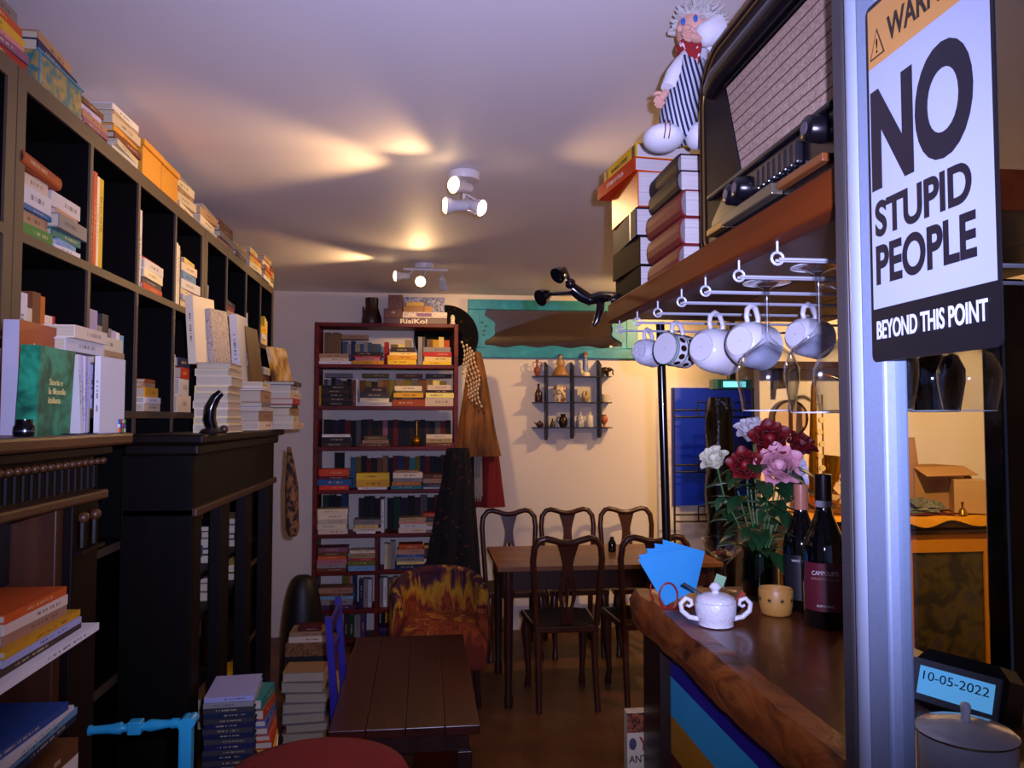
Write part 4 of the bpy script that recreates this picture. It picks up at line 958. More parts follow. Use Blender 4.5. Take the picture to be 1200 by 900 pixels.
def make_chair(label):
    t = thing('dining_chair', label, 'chair', (0, 0, 0), 'dining chairs around the brown table')
    # local: seat front towards -Y, back at +Y
    half = [(-.165, .44), (-.172, .55), (-.182, .70), (-.188, .80), (-.18, .87), (-.15, .908), (-.115, .915), (-.075, .905), (-.04, .893), (0, .888)]
    pts = half + [(-x, z) for x, z in reversed(half[:-1])]
    MB().tube([(x, .19 + .10 * (z - .44), z) for x, z in pts], [.017] * 3 + [.018] * (len(pts) - 6) + [.017] * 3, 10, flat=1.0).build('back_frame', M_chair, t, 60, local=True)
    sp = MB(); n = 26
    def ow(v): return .028 + .022 * math.exp(-((v - .38) / .16) ** 2) + .05 * max(0, v - .72) ** 1.2 * 3.2 + .02 * max(0, .15 - v) * 3
    def iw(v): return .026 * max(0, 1 - ((v - .36) / .2) ** 2) ** .5
    for i in range(n):
        v0, v1 = i / n, (i + 1) / n
        z0_, z1_ = .45 + .445 * v0, .45 + .445 * v1
        for s in (-1, 1):
            a0, b0, a1, b1 = iw(v0), ow(v0), iw(v1), ow(v1)
            P = [(s * a0, z0_), (s * b0, z0_), (s * b1, z1_), (s * a1, z1_)]
            vs = [(x, .185 + .10 * (z - .44), z) for x, z in P] + [(x, .197 + .10 * (z - .44), z) for x, z in P]
            sp.add(vs, [(0, 1, 2, 3), (7, 6, 5, 4), (1, 5, 6, 2), (0, 3, 7, 4)])
    sp.tube([(0, .195, .53), (0, .20, .62), (0, .206, .70)], [.006, .012, .008], 8)
    sp.build('splat', M_chair, t, local=True)
    MB().prism([(-.2, -.2), (.2, -.2), (.175, .2), (-.175, .2)], .405, .44).build('seat_rail', M_chair, t, bevel=.006, local=True)
    def cu(u, v):
        x = (u - .5) * .37 * (1 - .1 * v); y = -.185 + .36 * v
        return (x, y, .44 + .03 * (1 - (2 * u - 1) ** 4) * (1 - (2 * v - 1) ** 4))
    MB().sheet(cu, 12, 12, .006).build('seat_cushion', ramp_mat('worn_floral_seat', [(.4, '1e140c'), (.55, '4a3418'), (.65, '2a2014')], (30, 30, 30), .85), t, 50, local=True)
    for s in (-1, 1):
        MB().tube([(s * .162, -.17, .41), (s * .17, -.185, .33), (s * .164, -.178, .2), (s * .158, -.172, .08), (s * .162, -.19, .02), (s * .162, -.192, .0)], [.026, .03, .021, .015, .02, .02], 12).build('leg', M_chair, t, 60, local=True)
        MB().tube([(s * .155, .18, .42), (s * .155, .19, .25), (s * .158, .24, .0)], [.02, .018, .016], 10).build('leg', M_chair, t, 60, local=True)
    return t
ch = make_chair('dining chair against the back wall nearest the hanging coats')
ch.location = (.60, 5.16, 0)
dup(ch, (1.02, 5.18, 0), 0, 'middle one of three dining chairs against the back wall')
dup(ch, (1.445, 5.18, 0), 0, 'dining chair against the back wall nearest the black bar pole')
dup(ch, (.775, 4.33, 0), PI, 'dining chair with its back to us nearest the tub armchair')
dup(ch, (1.255, 4.33, 0), PI, 'dining chair with its back to us half hidden by napkins')
bot = thing('small_dark_bottle', 'small dark bottle standing on the brown dining table', 'bottle', (1.13, 4.55, .76))
MB().lathe([(.022, 0), (.024, .01), (.024, .05), (.012, .075), (.01, .09), (.006, .09)], (1.13, 4.55, .7605), 16).build('body', mat('dark_glass_solid', '0c0a0a', .15), bot, 45)

# ------------------------------------------------------------------ tub armchair in tie-dye fabric
def tie_dye():
    m = bpy.data.materials.new('tie_dye_fabric'); m.use_nodes = True
    nt = m.node_tree; b = nt.nodes['Principled BSDF']; L = nt.links.new; b.inputs['Roughness'].default_value = .9
    tc = nt.nodes.new('ShaderNodeTexCoord'); mp = nt.nodes.new('ShaderNodeMapping'); mp.inputs['Scale'].default_value = (16, 16, 4)
    n = nt.nodes.new('ShaderNodeTexNoise'); n.inputs['Scale'].default_value = 1.0; n.inputs['Detail'].default_value = 5; n.inputs['Distortion'].default_value = .8
    L(tc.outputs['Object'], mp.inputs[0]); L(mp.outputs[0], n.inputs['Vector'])
    n2 = nt.nodes.new('ShaderNodeTexNoise'); n2.inputs['Scale'].default_value = 5.5; n2.inputs['Detail'].default_value = 2
    L(tc.outputs['Object'], n2.inputs['Vector'])
    sp = nt.nodes.new('ShaderNodeSeparateXYZ'); L(tc.outputs['Object'], sp.inputs[0])
    a = nt.nodes.new('ShaderNodeMath'); a.operation = 'MULTIPLY_ADD'; L(sp.outputs[2], a.inputs[0]); a.inputs[1].default_value = 2.4; a.inputs[2].default_value = -1.48
    c = nt.nodes.new('ShaderNodeMath'); c.operation = 'MULTIPLY_ADD'; L(n.outputs['Fac'], c.inputs[0]); c.inputs[1].default_value = 1.6; L(a.outputs[0], c.inputs[2])
    d = nt.nodes.new('ShaderNodeMath'); d.operation = 'MULTIPLY_ADD'; L(n2.outputs['Fac'], d.inputs[0]); d.inputs[1].default_value = .9; L(c.outputs[0], d.inputs[2])
    e = nt.nodes.new('ShaderNodeMath'); e.operation = 'SUBTRACT'; L(d.outputs[0], e.inputs[0]); e.inputs[1].default_value = .55
    r = nt.nodes.new('ShaderNodeValToRGB'); els = r.color_ramp.elements
    st = [(.0, '6a240a'), (.16, '98420c'), (.3, '6a1812'), (.42, 'b06a14'), (.55, 'b8901c'), (.64, 'a07018'), (.74, '5a2830'), (.86, '2e1630'), (1.0, '451820')]
    while len(els) < len(st): els.new(.5)
    for q, (p, k) in zip(els, st): q.position = p; q.color = lin(k)
    L(e.outputs[0], r.inputs[0]); L(r.outputs[0], b.inputs['Base Color'])
    return m
M_tie = tie_dye()
ac = thing('tub_armchair', 'low tub armchair in orange, yellow and purple tie-dye fabric', 'armchair', (.10, 4.45, 0))
AX, AY = .10, 4.42
def shell(u, v):
    a = PI * (-.12 + 1.24 * u)
    top = .648 - .15 * abs(2 * u - 1) ** 2.6
    z = .20 + (top - .20) * v
    rx = .275 + .012 * math.sin(PI * v); ry = .26 + .05 * v
    return (AX + rx * math.cos(a), AY + ry * math.sin(a) * (1 if math.sin(a) > 0 else .9), z)
MB().sheet(shell, 36, 14, .055).build('curved_back', M_tie, ac, 60)
rl = [Vector(shell(i / 36, 1.0)) for i in range(37)]
MB().tube([(AX + (p.x - AX) * .9, AY + (p.y - AY) * .9, p.z) for p in rl], .03, 12).build('rolled_edge', M_tie, ac, 60)
def seatc(u, v):
    x = (u - .5) * .47; y = -.24 + .45 * v
    e = (1 - abs(2 * u - 1) ** 5) * (1 - abs(2 * v - 1) ** 5)
    k = 1 - .25 * max(0, v - .5) * abs(2 * u - 1)
    return (AX + x * k, AY + y, .36 + .085 * e ** .5)
MB().sheet(seatc, 20, 20, .02).build('seat_cushion', M_tie, ac, 60)
MB().prism([(AX - .25, AY - .24), (AX + .25, AY - .24), (AX + .235, AY + .1), (AX + .15, AY + .22), (AX - .15, AY + .22), (AX - .235, AY + .1)], .20, .37).build('seat_base', M_tie, ac, bevel=.02)
for sx, sy in ((-.19, -.19), (.19, -.19), (-.14, .17), (.14, .17)):
    MB().tube([(AX + sx, AY + sy, .2), (AX + sx * 1.1, AY + sy * 1.1, 0)], [.022, .013], 10).build('leg', M_dk, ac)

# ------------------------------------------------------------------ long low plank table
M_plank = wood('oiled_dark_planks', '2a0d06', '4a1a0c', 1, .3, 7.0)
lt = thing('plank_coffee_table', 'long low table of dark red-brown planks before the armchair', 'table', (-.055, 3.25, 0))
xs = [-.315, -.19, -.055, .08, .2]
for i in range(4):
    MB().box(xs[i] + .0006, xs[i + 1] - .0006, 2.70, 3.83, .468, .5).build('top_plank', M_plank, lt, bevel=.0025)
MB().box(-.28, .165, 2.74, 2.765, .40, .468).build('apron', M_dk, lt); MB().box(-.28, .165, 3.765, 3.79, .40, .468).build('apron', M_dk, lt)
MB().box(.147, .165, 2.765, 3.765, .40, .468).build('apron', M_dk, lt)
for x in (-.265, .15):
    for y in (2.755, 3.775): MB().box(x - .025, x + .025, y - .025, y + .025, 0, .40).build('leg', M_dk, lt, bevel=.003)
MB().box(-.03, .165, 2.78, 3.75, .17, .19).build('lower_shelf', M_plank, lt, bevel=.003)

# ------------------------------------------------------------------ violet painted chair seen edge-on beside the plank table
M_vio = mat('violet_blue_paint', '2a1e8a', .4, nscale=20, namt=.2)
vc = thing('violet_chair', 'violet blue painted wooden chair pushed under the plank table', 'chair', (-.30, 3.25, 0))
for y in (3.07, 3.40):
    MB().prism([(-.345, 0), (-.318, 0), (-.318, .45), (-.348, .79), (-.372, .79), (-.348, .45)], y - .015, y + .015, 0, axes((0, 0, 0), (1, 0, 0), (0, 0, 1), (0, 1, 0))).build('back_post', M_vio, vc)
    MB().tube([(-.09, y, .43), (-.09, y, 0)], .014, 10).build('leg', M_vio, vc)
for z in (.72, .60):
    MB().box(-.362, -.348, 3.07, 3.40, z, z + .05).build('back_slat', M_vio, vc, bevel=.004)
MB().box(-.335, -.07, 3.04, 3.43, .43, .452).build('seat', M_vio, vc, bevel=.006)
for y in (3.07, 3.40): MB().tube([(-.33, y, .24), (-.09, y, .24)], .008, 8).build('stretcher', M_vio, vc)

# ------------------------------------------------------------------ turquoise chair in the lower corner
M_tq = mat('bright_turquoise_paint', '2496b8', .35, nscale=15, namt=.1)
tq = thing('turquoise_chair', 'bright turquoise painted chair with turned top rail near the doorway', 'chair', (-.50, 1.42, 0))
ty = 1.5
def tqz(z): return 1.556 - (1.556 - z) * .857
MB().tube([(x * .857, ty, tqz(z)) for x, z in ((-.70, .897), (-.698, .897), (-.69, .897), (-.66, .898), (-.635, .899), (-.63, .899), (-.618, .9))], [.009, .0098, .007, .008, .011, .007, .008], 12).build('turned_rail', M_tq, tq, 50)
MB().box(-.5305, -.507, ty - .011, ty + .011, tqz(.887), tqz(.914)).build('rail_block', M_tq, tq, bevel=.002)
MB().tube([(x * .857, ty, tqz(z)) for x, z in ((-.592, .9), (-.588, .9), (-.575, .902), (-.55, .903), (-.535, .904), (-.53, .904), (-.515, .905))], [.008, .007, .011, .008, .007, .0095, .008], 12).build('turned_rail', M_tq, tq, 50)
for x in (-.430,):
    s = 1 if x > -.5 else -1
    zt = tqz(.9)
    MB().box(x - .0115, x + .0115, ty - .011, ty + .012, 0, zt).build('back_post', M_tq, tq, bevel=.004)
    MB().tube([(x, ty - .014, zt + .004), (x, ty + .016, zt + .004)], .012, 16).build('scroll', M_tq, tq, 40)
    MB().tube([(x + s * .010, ty - .013, zt + .008), (x + s * .010, ty + .015, zt + .008)], .009, 14).build('scroll', M_tq, tq, 40)
    MB().tube([(x, 1.17, .44), (x, 1.17, 0)], .014, 10).build('leg', M_tq, tq)
MB().box(-.625, -.405, 1.15, 1.515, .43, .455).build('seat', M_tq, tq, bevel=.008)
MB().box(-.60, -.43, ty - .007, ty + .007, .70, .75).build('back_slat', M_tq, tq, bevel=.003)

# ------------------------------------------------------------------ red cushioned stool at the bottom edge
rs = thing('red_stool', 'round stool with deep red cushion before the plank table', 'stool', (-.245, 1.88, 0))
MB().lathe([(.002, .66), (.20, .66), (.218, .675), (.224, .70), (.21, .725), (.16, .738), (.002, .742)], (-.245, 1.88, 0), 48).build('cushion', mat('deep_red_velvet', '7a0a0a', .9), rs, 50)
MB().lathe([(.17, .63), (.19, .635), (.19, .659), (.17, .659)], (-.245, 1.88, 0), 40).build('seat_ring', M_dk, rs, 40)
for k in range(4):
    a = PI / 4 + k * PI / 2
    MB().tube([(-.245 + .14 * math.cos(a), 1.88 + .14 * math.sin(a), .64), (-.245 + .18 * math.cos(a), 1.88 + .18 * math.sin(a), 0)], [.018, .013], 10).build('leg', M_dk, rs)

# ------------------------------------------------------------------ books standing about on the floor side
st = thing('black_side_table', 'low black side table under the blue magazine pile', 'table', (-.53, 2.36, 0))
MB().box(-.612, -.43, 2.28, 2.52, .545, .565).build('top', M_black, st, bevel=.003)
for x in (-.60, -.445):
    for y in (2.292, 2.508): MB().box(x - .01, x + .01, y - .01, y + .01, 0, .545).build('leg', M_black, st)
z = .5655
for i in range(14):
    t = .0142
    c = ['navy blue', 'dark grey'][i % 2] if i < 12 else ['grey', 'lavender'][i - 12]
    book(f'navy magazine, {NTH[i] + " from" if i else "the"} bottom of the tall pile by the mantelpiece' if i < 12 else ['grey booklet with red ring second from top of magazine pile', 'purple topped booklet on top of the magazine pile'][i - 12],
         TR(-.548 + random.uniform(-.003, .003), 2.385 + random.uniform(-.003, .003), z) @ RZ(PI / 2 + .06 + random.uniform(-.02, .02)), .19, .135, t, c, 'magazines in the tall pile', True)
    z += t + .0004
z = .5655
for i, (c, t) in enumerate((('white', .014), ('yellow', .016), ('red', .022), ('orange', .018), ('mauve', .022), ('blue', .02), ('red', .03), ('teal', .03))):
    book(f'{c} paperback, {NTH[i] + " from" if i else "the"} bottom beside the magazine pile', TR(-.455 - .004 * i, 2.42, z) @ RZ(PI + .15 - .03 * i), .05, .15, t, c, 'paperbacks beside the magazine pile', True)
    z += t + .0004
# floor stacks past the dark mantelpiece
zz = .0006
for i, (c, t) in enumerate((('tan', .05), ('grey', .04), ('grey', .045), ('grey', .045), ('grey', .045), ('grey', .05), ('tan', .045))):
    book(f'{c} thick book, {NTH[i] + " from" if i else "the"} bottom of the floor stack by violet chair', TR(-.565 + .012 * math.sin(i * 2), 3.93 + .05 * (i / 7), zz) @ RZ(-PI / 2 + .1 * math.sin(i)), .17, .2, t, c, 'thick books in the floor stack', True)
    zz += t + .0005
crate = thing('book_crate', 'brown cardboard crate printed with dark figures behind the floor stack', 'crate', (-.60, 4.2, 0))
MB().box(-.70, -.46, 4.11, 4.30, .0005, .40).build('crate_body', ramp_mat('brown_figure_print', [(.45, '8a5a2c'), (.55, '4a2c14'), (.65, '9a6c3a')], (16, 16, 16), .7), crate, bevel=.003)
MB().box(-.70, -.46, 4.109, 4.11, .30, .335).build('label_strip', mat('black_strip', '121010', .5), crate)
pile(-.58, 4.2, .4006, (0, -1), [('cream', .2, .15, .03), ('tan', .2, .15, .02), ('dark red', .12, .1, .02)], 'pile on the brown cardboard crate', 'books on the crate', True)
book('rust red book leaning on the floor stack', axes((-.69, 3.90, .0005), (.1, 1, 0), (.25, 0, 1)) @ TR(.08, .12, 0), .16, .24, .03, 'dark red', 'loose floor books', True)
book('cream book leaning between floor stack and violet chair', axes((-.43, 3.95, .0005), (0, 1, 0), (-.12, 0, 1)) @ TR(.08, .12, 0), .16, .28, .03, 'cream', 'loose floor books', True)
# ------------------------------------------------------------------ the bar: live-edge counter, striped front, posts
CT = 1.155; CBZ = 1.083
M_ctop = wood('counter_walnut', '4a2410', '6e3a1a', 1, .28, 6.0, coat=.15)
M_live = ramp_mat('live_edge_burl', [(.3, '3c1a0a'), (.5, '7a3c14'), (.65, '8a4c1c'), (.8, '4a220c')], (9, 6, 14), .4, 1.2, 6, 1.6, bump=.5)
bar = thing('bar_counter', 'bar counter with a live-edge wooden top and striped painted front', 'bar counter', (.7, 1.1, 0))
MB().box(.515, .86, .35, 1.775, CBZ, CT).build('counter_top', M_ctop, bar, bevel=.003)
le_ = MB(); NY = 70
ring = []
for i in range(NY + 1):
    y = .35 + (1.79 - .35) * i / NY
    w1 = .010 * mnoise.noise((y * 5, 1.3, 0)) + .005 * mnoise.noise((y * 17, 4.1, 0))
    w2 = .012 * mnoise.noise((y * 6, 7.7, 0)) + .006 * mnoise.noise((y * 21, 2.2, 0))
    en = max(0, (y - 1.62) / .17); xo = -.012 * en + (.035 * max(0, en - .55))
    ring.append([(.496 + w1 + xo, y, CT + .0004), (.486 + w2 + xo, y, CT - .022), (.484 + w1 + xo, y, CT - .045), (.492 + w2 * .6 + xo, y, CBZ - .002), (.53, y, CBZ - .002), (.53, y, CT + .0004)])
vs = [p for r in ring for p in r]; fs = []
for i in range(NY):
    for j in range(6): fs.append((i * 6 + j, i * 6 + (j + 1) % 6, (i + 1) * 6 + (j + 1) % 6, (i + 1) * 6 + j))
fs.append((0, 1, 2, 3, 4, 5)); fs.append(tuple(NY * 6 + j for j in (5, 4, 3, 2, 1, 0)))
le_.add(vs, fs).build('live_edge', M_live, bar, 50)
MB().box(.53, .86, 1.775, 1.79, CBZ, CT - .001).build('end_edge', M_live, bar)
for nm, c, z0_, z1_ in (('dark_blue_stripe', '221a80', 1.0, CBZ - .003), ('sky_blue_stripe', '2f9cc4', .917, 1.0), ('ochre_stripe', 'a8701a', .838, .917), ('brown_stripe', '5a1c10', .70, .838), ('blue_stripe', '24306a', .5, .70), ('brown_plinth', '3a1a10', .0, .5)):
    MB().box(.535, .555, .36, 1.64, z0_, z1_).build(nm, mat('stripe_' + nm, c, .4, nscale=6), bar)
MB().box(.512, .545, 1.64, 1.77, 0, CBZ).build('corner_post', wood('very_dark_post', '0f0806', '24130c', 2, .35), bar, bevel=.003)
MB().box(.545, .86, 1.72, 1.76, 0, CBZ).build('end_panel', M_mant2, bar)
# magazine holder and antiques book at the end of the bar
mh = thing('book_bracket', 'small black bracket ledge on the end of the bar', 'bracket', (.53, 1.82, .60))
MB().box(.475, .60, 1.772, 1.86, .60, .612).build('ledge', M_black, mh); MB().box(.475, .60, 1.855, 1.86, .612, .65).build('lip', M_black, mh)
ab = thing('antiques_book', 'cream antiques guide book standing at the end of the bar', 'book', (.53, 1.81, .6125))
MB().box(.478, .592, 1.79, 1.82, .6125, .868).build('cover', mat('cream_cover', 'b8a888', .45), ab, bevel=.0015)
MB().box(.478, .592, 1.7885, 1.79, .822, .867).build('photo_panel', ramp_mat('reddish_photo', [(.4, '3a140c'), (.55, '8a4a28'), (.7, '2a2a20')], (30, 30, 30), .4), ab)
lettering('title', 'ANTIQUES', .03, axes((.482, 1.7888, .750), (1, 0, 0), (0, 0, 1)), mat('print_black', '181414', .5), ab, .0002, .10, .020)
lettering('subtitle', 'YOU', .03, axes((.506, 1.7888, .780), (1, 0, 0), (0, 0, 1)), mat('print_red', '8a2418', .5), ab, .0006, .07, .032)
MB().ell((.491, 1.7888, .796), (.009, .0006, .014), 14, 8).build('printed_clock', mat('print_grey', '3a3a48', .5), ab)

# overhead shelf on black poles
M_os = wood('chestnut_shelf', '4c1c08', '78340c', 1, .6, 6.0, spec=.1)
M_os2 = wood('dark_chestnut_planks', '2a1208', '47210f', 1, .45, 6.0)
osh = thing('overhead_shelf', 'thick chestnut shelf over the bar carrying radio and books', 'shelf', (.8, 1.45, 1.815))
SB, ST = 1.815, 1.866
MB().box(.497, .535, .864, 2.036, SB, ST).build('front_board', M_os, osh, bevel=.004)
for i in range(3):
    MB().box(.5365 + i * .195, .73 + i * .195, .866, 2.034, SB + .012, ST).build('plank', M_os2, osh, bevel=.002)
MB().box(.5365, 1.12, .864, .8655, SB, ST).build('end_board', M_os, osh)
pl = MB().tube([(.667, 1.985, 0), (.628, 1.985, SB)], .0115, 12)
tag(pl.build('black_pole', mat('black_lacquer', '0c0808', .2, coat=.3), None, 60), 'slim black pole standing under the far end of overhead shelf', 'pole')
tag(MB().box(1.052, 1.105, 1.29, 1.345, 0, SB).build('black_post', mat('black_lacquer', '0c0808', .2, coat=.3), bevel=.006), 'glossy black square post seen through the glass beside the sign', 'post')

# stemware rails
M_chr = mat('chromed_wire', 'c8ccd8', .3, .35, namt=.03)
RY_ = [1.059, 1.196, 1.346, 1.477, 1.634, 1.797, 1.967]
rail0 = None
RN = ['nearest the doorway', 'second from the doorway', 'third from the doorway', 'fourth from the doorway', 'fifth from the doorway', 'sixth from the doorway', 'at the far end of the shelf']
for i, y in enumerate(RY_):
    lab = f'chromed wire hanging rail under the shelf, {RN[i]}'
    if rail0 is None:
        rail0 = thing('hanging_rail', lab, 'rail', (.51, y, 1.79), 'hanging rails under the overhead shelf')
        for dy in (-.006, .006):
            MB().tube([(.512, y + dy, 1.788), (1.06, y + dy, 1.788)], .0022, 8).build('wire', M_chr, rail0)
        MB().tube([(.512 + .009 * math.cos(a), y, 1.790 + .009 * math.sin(a)) for a in [k * PI / 6 for k in range(12)]], .0022, 8, closed=True).build('eye', M_chr, rail0)
        MB().tube([(.512, y, 1.799), (.512, y, SB + .005)], .002, 8).build('screw', M_chr, rail0)
        MB().tube([(1.05, y, 1.788), (1.05, y, SB + .013)], .002, 8).build('screw', M_chr, rail0)
    else:
        dup(rail0, (.51, y, 1.79), None, lab)
# wine glasses
M_gl = glass('clear_glass', 'fafcff', .8, 2.6, .08, .035)
GP = [(.0405, 0), (.039, .0012), (.02, -.003), (.006, -.010), (.0036, -.03), (.0034, -.085), (.006, -.095), (.02, -.108), (.042, -.125), (.052, -.15), (.052, -.17), (.047, -.2), (.043, -.222), (.0425, -.222), (.0462, -.2), (.0512, -.17), (.0512, -.15), (.041, -.127), (.018, -.111), (.002, -.102)]
wg0 = None
for i, (x, y, s, lab) in enumerate(((.594, 1.271, 1, 'empty wine glass hanging closest to the white cups'), (.612, 1.128, 1.02, 'large wine glass hanging nearest the metal door frame'), (.715, 1.128, 1, 'wine glass hanging behind the one nearest the door frame'), (.735, 1.271, 1, 'wine glass hanging behind the one closest to the cups'))):
    if wg0 is None:
        wg0 = thing('wine_glass', lab, 'wine glass', (x, y, 1.7925), 'wine glasses hanging upside down')
        MB().open_lathe(GP[:6], (x, y, 1.7925), 32).build('foot_and_stem', glass('stem_glass', 'f4f6fa', .8, 1.6, .2, .14), wg0, 60)
        MB().open_lathe(GP[5:], (x, y, 1.7925), 40).build('bowl', M_gl, wg0, 60)
        MB().tube([(x + .0428 * math.cos(k * PI / 20), y + .0428 * math.sin(k * PI / 20), 1.7925 - .222) for k in range(40)], .0009, 6, closed=True).build('rim', mat('glass_edge_glint', 'c8ccd4', .1, coat=.5), wg0, 60)  # pale opaque rings paint the flash glint along rim and foot edge
        MB().tube([(x + .0402 * math.cos(k * PI / 20), y + .0402 * math.sin(k * PI / 20), 1.7932) for k in range(40)], .0009, 6, closed=True).build('foot_rim', mat('glass_edge_glint', 'c8ccd4', .1, coat=.5), wg0, 60)
    else: dup(wg0, (x, y, 1.7925), None, lab, scale=(s, s, s))
for i, (x, y) in enumerate(((.97, 1.27), (1.0, 1.41), (.90, 1.271))):
    dup(wg0, (x, y, 1.7925), None, ['wine glass hanging under the sign closest to the post', 'wine glass hanging behind the post side glass', 'wine glass hanging under the sign beside the door frame'][i])
# cups hanging by their handles
M_cup = mat('white_porcelain', 'd8d8de', .15, nscale=5, namt=.02, coat=.3)
def cup(label, x, y, z, r, ln, yaw, pitch, m=M_cup, foot=.6, name='cup'):
    t = thing(name, label, 'cup', (x, y, z), 'cups hanging from the rails')
    R = RZ(yaw) @ RY(pitch)
    lat = R @ RY(PI / 2)
    prof = [(.002, 0), (r * foot, 0), (r * foot, .004), (r * .82, ln * .12), (r * .97, ln * .35), (r, ln * .6), (r * .98, ln * .85), (r * 1.0, ln), (r * .95, ln), (r * .92, ln * .6), (r * .7, ln * .15), (.002, ln * .1)]
    MB().open_lathe(prof, (0, 0, -ln / 2), 36, 0, lat).build('body', m, t, 55, local=True)
    hp = [(ln * .28, 0, r * .9), (ln * .26, 0, r * 1.25), (ln * .12, 0, r * 1.62), (-ln * .08, 0, r * 1.68), (-ln * .22, 0, r * 1.45), (-ln * .24, 0, r * 1.15), (-ln * .18, 0, r * .93)]
    MB().tube(hp, [.0055, .0055, .006, .006, .0055, .005, .005], 10, M=R).build('handle', m, t, 60, local=True)
    hk = MB().tube([(x, y, 1.7905), (x + .004, y, 1.782), (x, y, z + r * 1.60), (x - .006, y, z + r * 1.54), (x - .01, y, z + r * 1.60)], .0018, 8)
    tag(hk.build('s_hook', M_chr, None, 60), f'wire hook holding the {label.split(",")[0]}', 'hook', 'cup hooks')
    return t, R, r, ln
cup('small white textured cup with curled handle, at the far end', .585, 1.967, 1.732, .036, .065, .6, .12, mat('pebbled_porcelain', 'c8cad6', .3, nscale=120, namt=.15, bump=.4))
ct, Rc, r_, ln_ = cup('white mug with green grid and brown ovals, second from far end', .607, 1.797, 1.722, .040, .075, .5, .08, M_cup, .95, 'patterned_mug')
M_grn = mat('green_grid_print', '2a6a5c', .35); M_oval = mat('brown_oval_print', '2a1812', .35)
for k in range(12):
    a = 2 * PI * k / 12
    for sx in (-.2, .2):
        mo = MB().ell((0, 0, 0), (.0075, .010, .001), 12, 6, M=Rc @ TR(ln_ * sx, -(r_ * .985) * math.sin(a), (r_ * .985) * math.cos(a)) @ RX(a) @ RZ(PI / 2))
        mo.build('printed_oval', M_oval, ct, 60, local=True)
for sx in (-.42, 0, .42):
    MB().open_lathe([(r_ * 1.006, -.0016), (r_ * 1.006, .0016)], (0, 0, ln_ * sx), 36, 0, Rc @ RY(PI / 2)).build('printed_band', M_grn, ct, 60, local=True)
MB().open_lathe([(r_ * .93, -.0012), (r_ * .97, .003)], (0, 0, -ln_ / 2), 36, 0, Rc @ RY(PI / 2)).build('printed_band', M_grn, ct, 60, local=True)
cup('large plain white cup, third from far end', .640, 1.634, 1.708, .050, .095, .55, .1)
cup('white cup with looped handle, behind the nearer wine glass', .655, 1.477, 1.706, .047, .085, .6, .1)
cup('white cup, hanging deeper behind the wine glasses', .775, 1.477, 1.722, .040, .075, .4, .12)
# ------------------------------------------------------------------ books at the far end of the overhead shelf
RG = 'books on the overhead shelf'
page_w = page_mat('white_page_edges', 'c8c0bc')
z = ST + .0004
for i, (c, w, h, t, x, y, a, lab) in enumerate((
        ('dark brown', .17, .24, .07, .615, 1.955, .0, 'thick dark brown book, bottom of the far shelf stack'),
        ('brown', .17, .24, .072, .610, 1.955, .03, 'thick olive brown book second from bottom, far shelf stack'),
        ('navy blue', .175, .25, .07, .610, 1.955, -.02, 'navy book with gold band, third in the far shelf stack'),
        ('orange', .16, .24, .09, .600, 1.945, .02, 'thick glossy orange book, fourth in the far shelf stack'),
        ('red', .16, .27, .036, .580, 1.97, .12, 'red book jutting out near the top of far shelf stack'),
        ('yellow', .15, .24, .036, .585, 1.96, .10, 'yellow book with black end bands topping the far shelf stack'))):
    hx_, rg_ = {'dark brown': ('160c08', .8), 'brown': ('2a1c0e', .75), 'navy blue': ('10152a', .6), 'orange': ('b8480c', .4), 'red': ('b8300c', .6), 'yellow': ('d8a81c', .6)}[c]
    b = book(lab, flat_M(x, y, z, (-1, 0), a), w, h, t, c, RG, True, False, page_w, 'book', mat('shelf_stack_cover_' + c.replace(' ', '_'), hx_, rg_, spec=.25 if c == 'orange' else .05, namt=.2))
    if c in ('red', 'yellow'):
        lettering('spine_title', 'STORIA D ITALIA' if c == 'red' else 'MONDO E SPORT', .02, axes((-w / 2 - .0006, .06, t * .36), (0, -1, 0), (0, 0, 1)), mat('spine_print_' + c, 'c8a890' if c == 'red' else '181410', .5), b, 0, .12, t * .28, local=True)
    if c == 'navy blue':
        MB().box(-w / 2 - .0008, -w / 2, -h / 2 + .05, -h / 2 + .062, 0, t).build('spine_band', mat('gold_band', 'a89878', .4), b, local=True)
    if c == 'yellow':
        for yy in (-h / 2 + .012, h / 2 - .03): MB().box(-w / 2 - .0008, -w / 2, yy, yy + .016, .002, t - .002).build('spine_band', mat('print_black', '181414', .5), b, local=True)
    z += t + .0004
z = ST + .0004
for i in range(3):
    book(['lowest of three red leatherette volumes under the doll', 'middle of three red leatherette volumes under the doll', 'uppermost of three red leatherette volumes under the doll'][i],
         flat_M(.622, 1.672, z, (-1, 0), .02 * (i - 1)), .15, .23, .0585, 'dark red', RG, True, True, page_w, 'book', mat('red_leatherette', '6e2020', .6, nscale=60, spec=.15))
    z += .0589
for i in range(2):
    book(['lower of two dark brown leather books under the doll', 'upper of two dark brown leather books under the doll'][i],
         flat_M(.615 + .01 * i, 1.67 + .03 * i, z, (-1, 0), .0), .14, .2, .046, 'dark brown', RG, True, True, page_w, 'book', mat('dark_leather', '2a1a14', .6, nscale=60, spec=.15))
    z += .0464
DZ = z
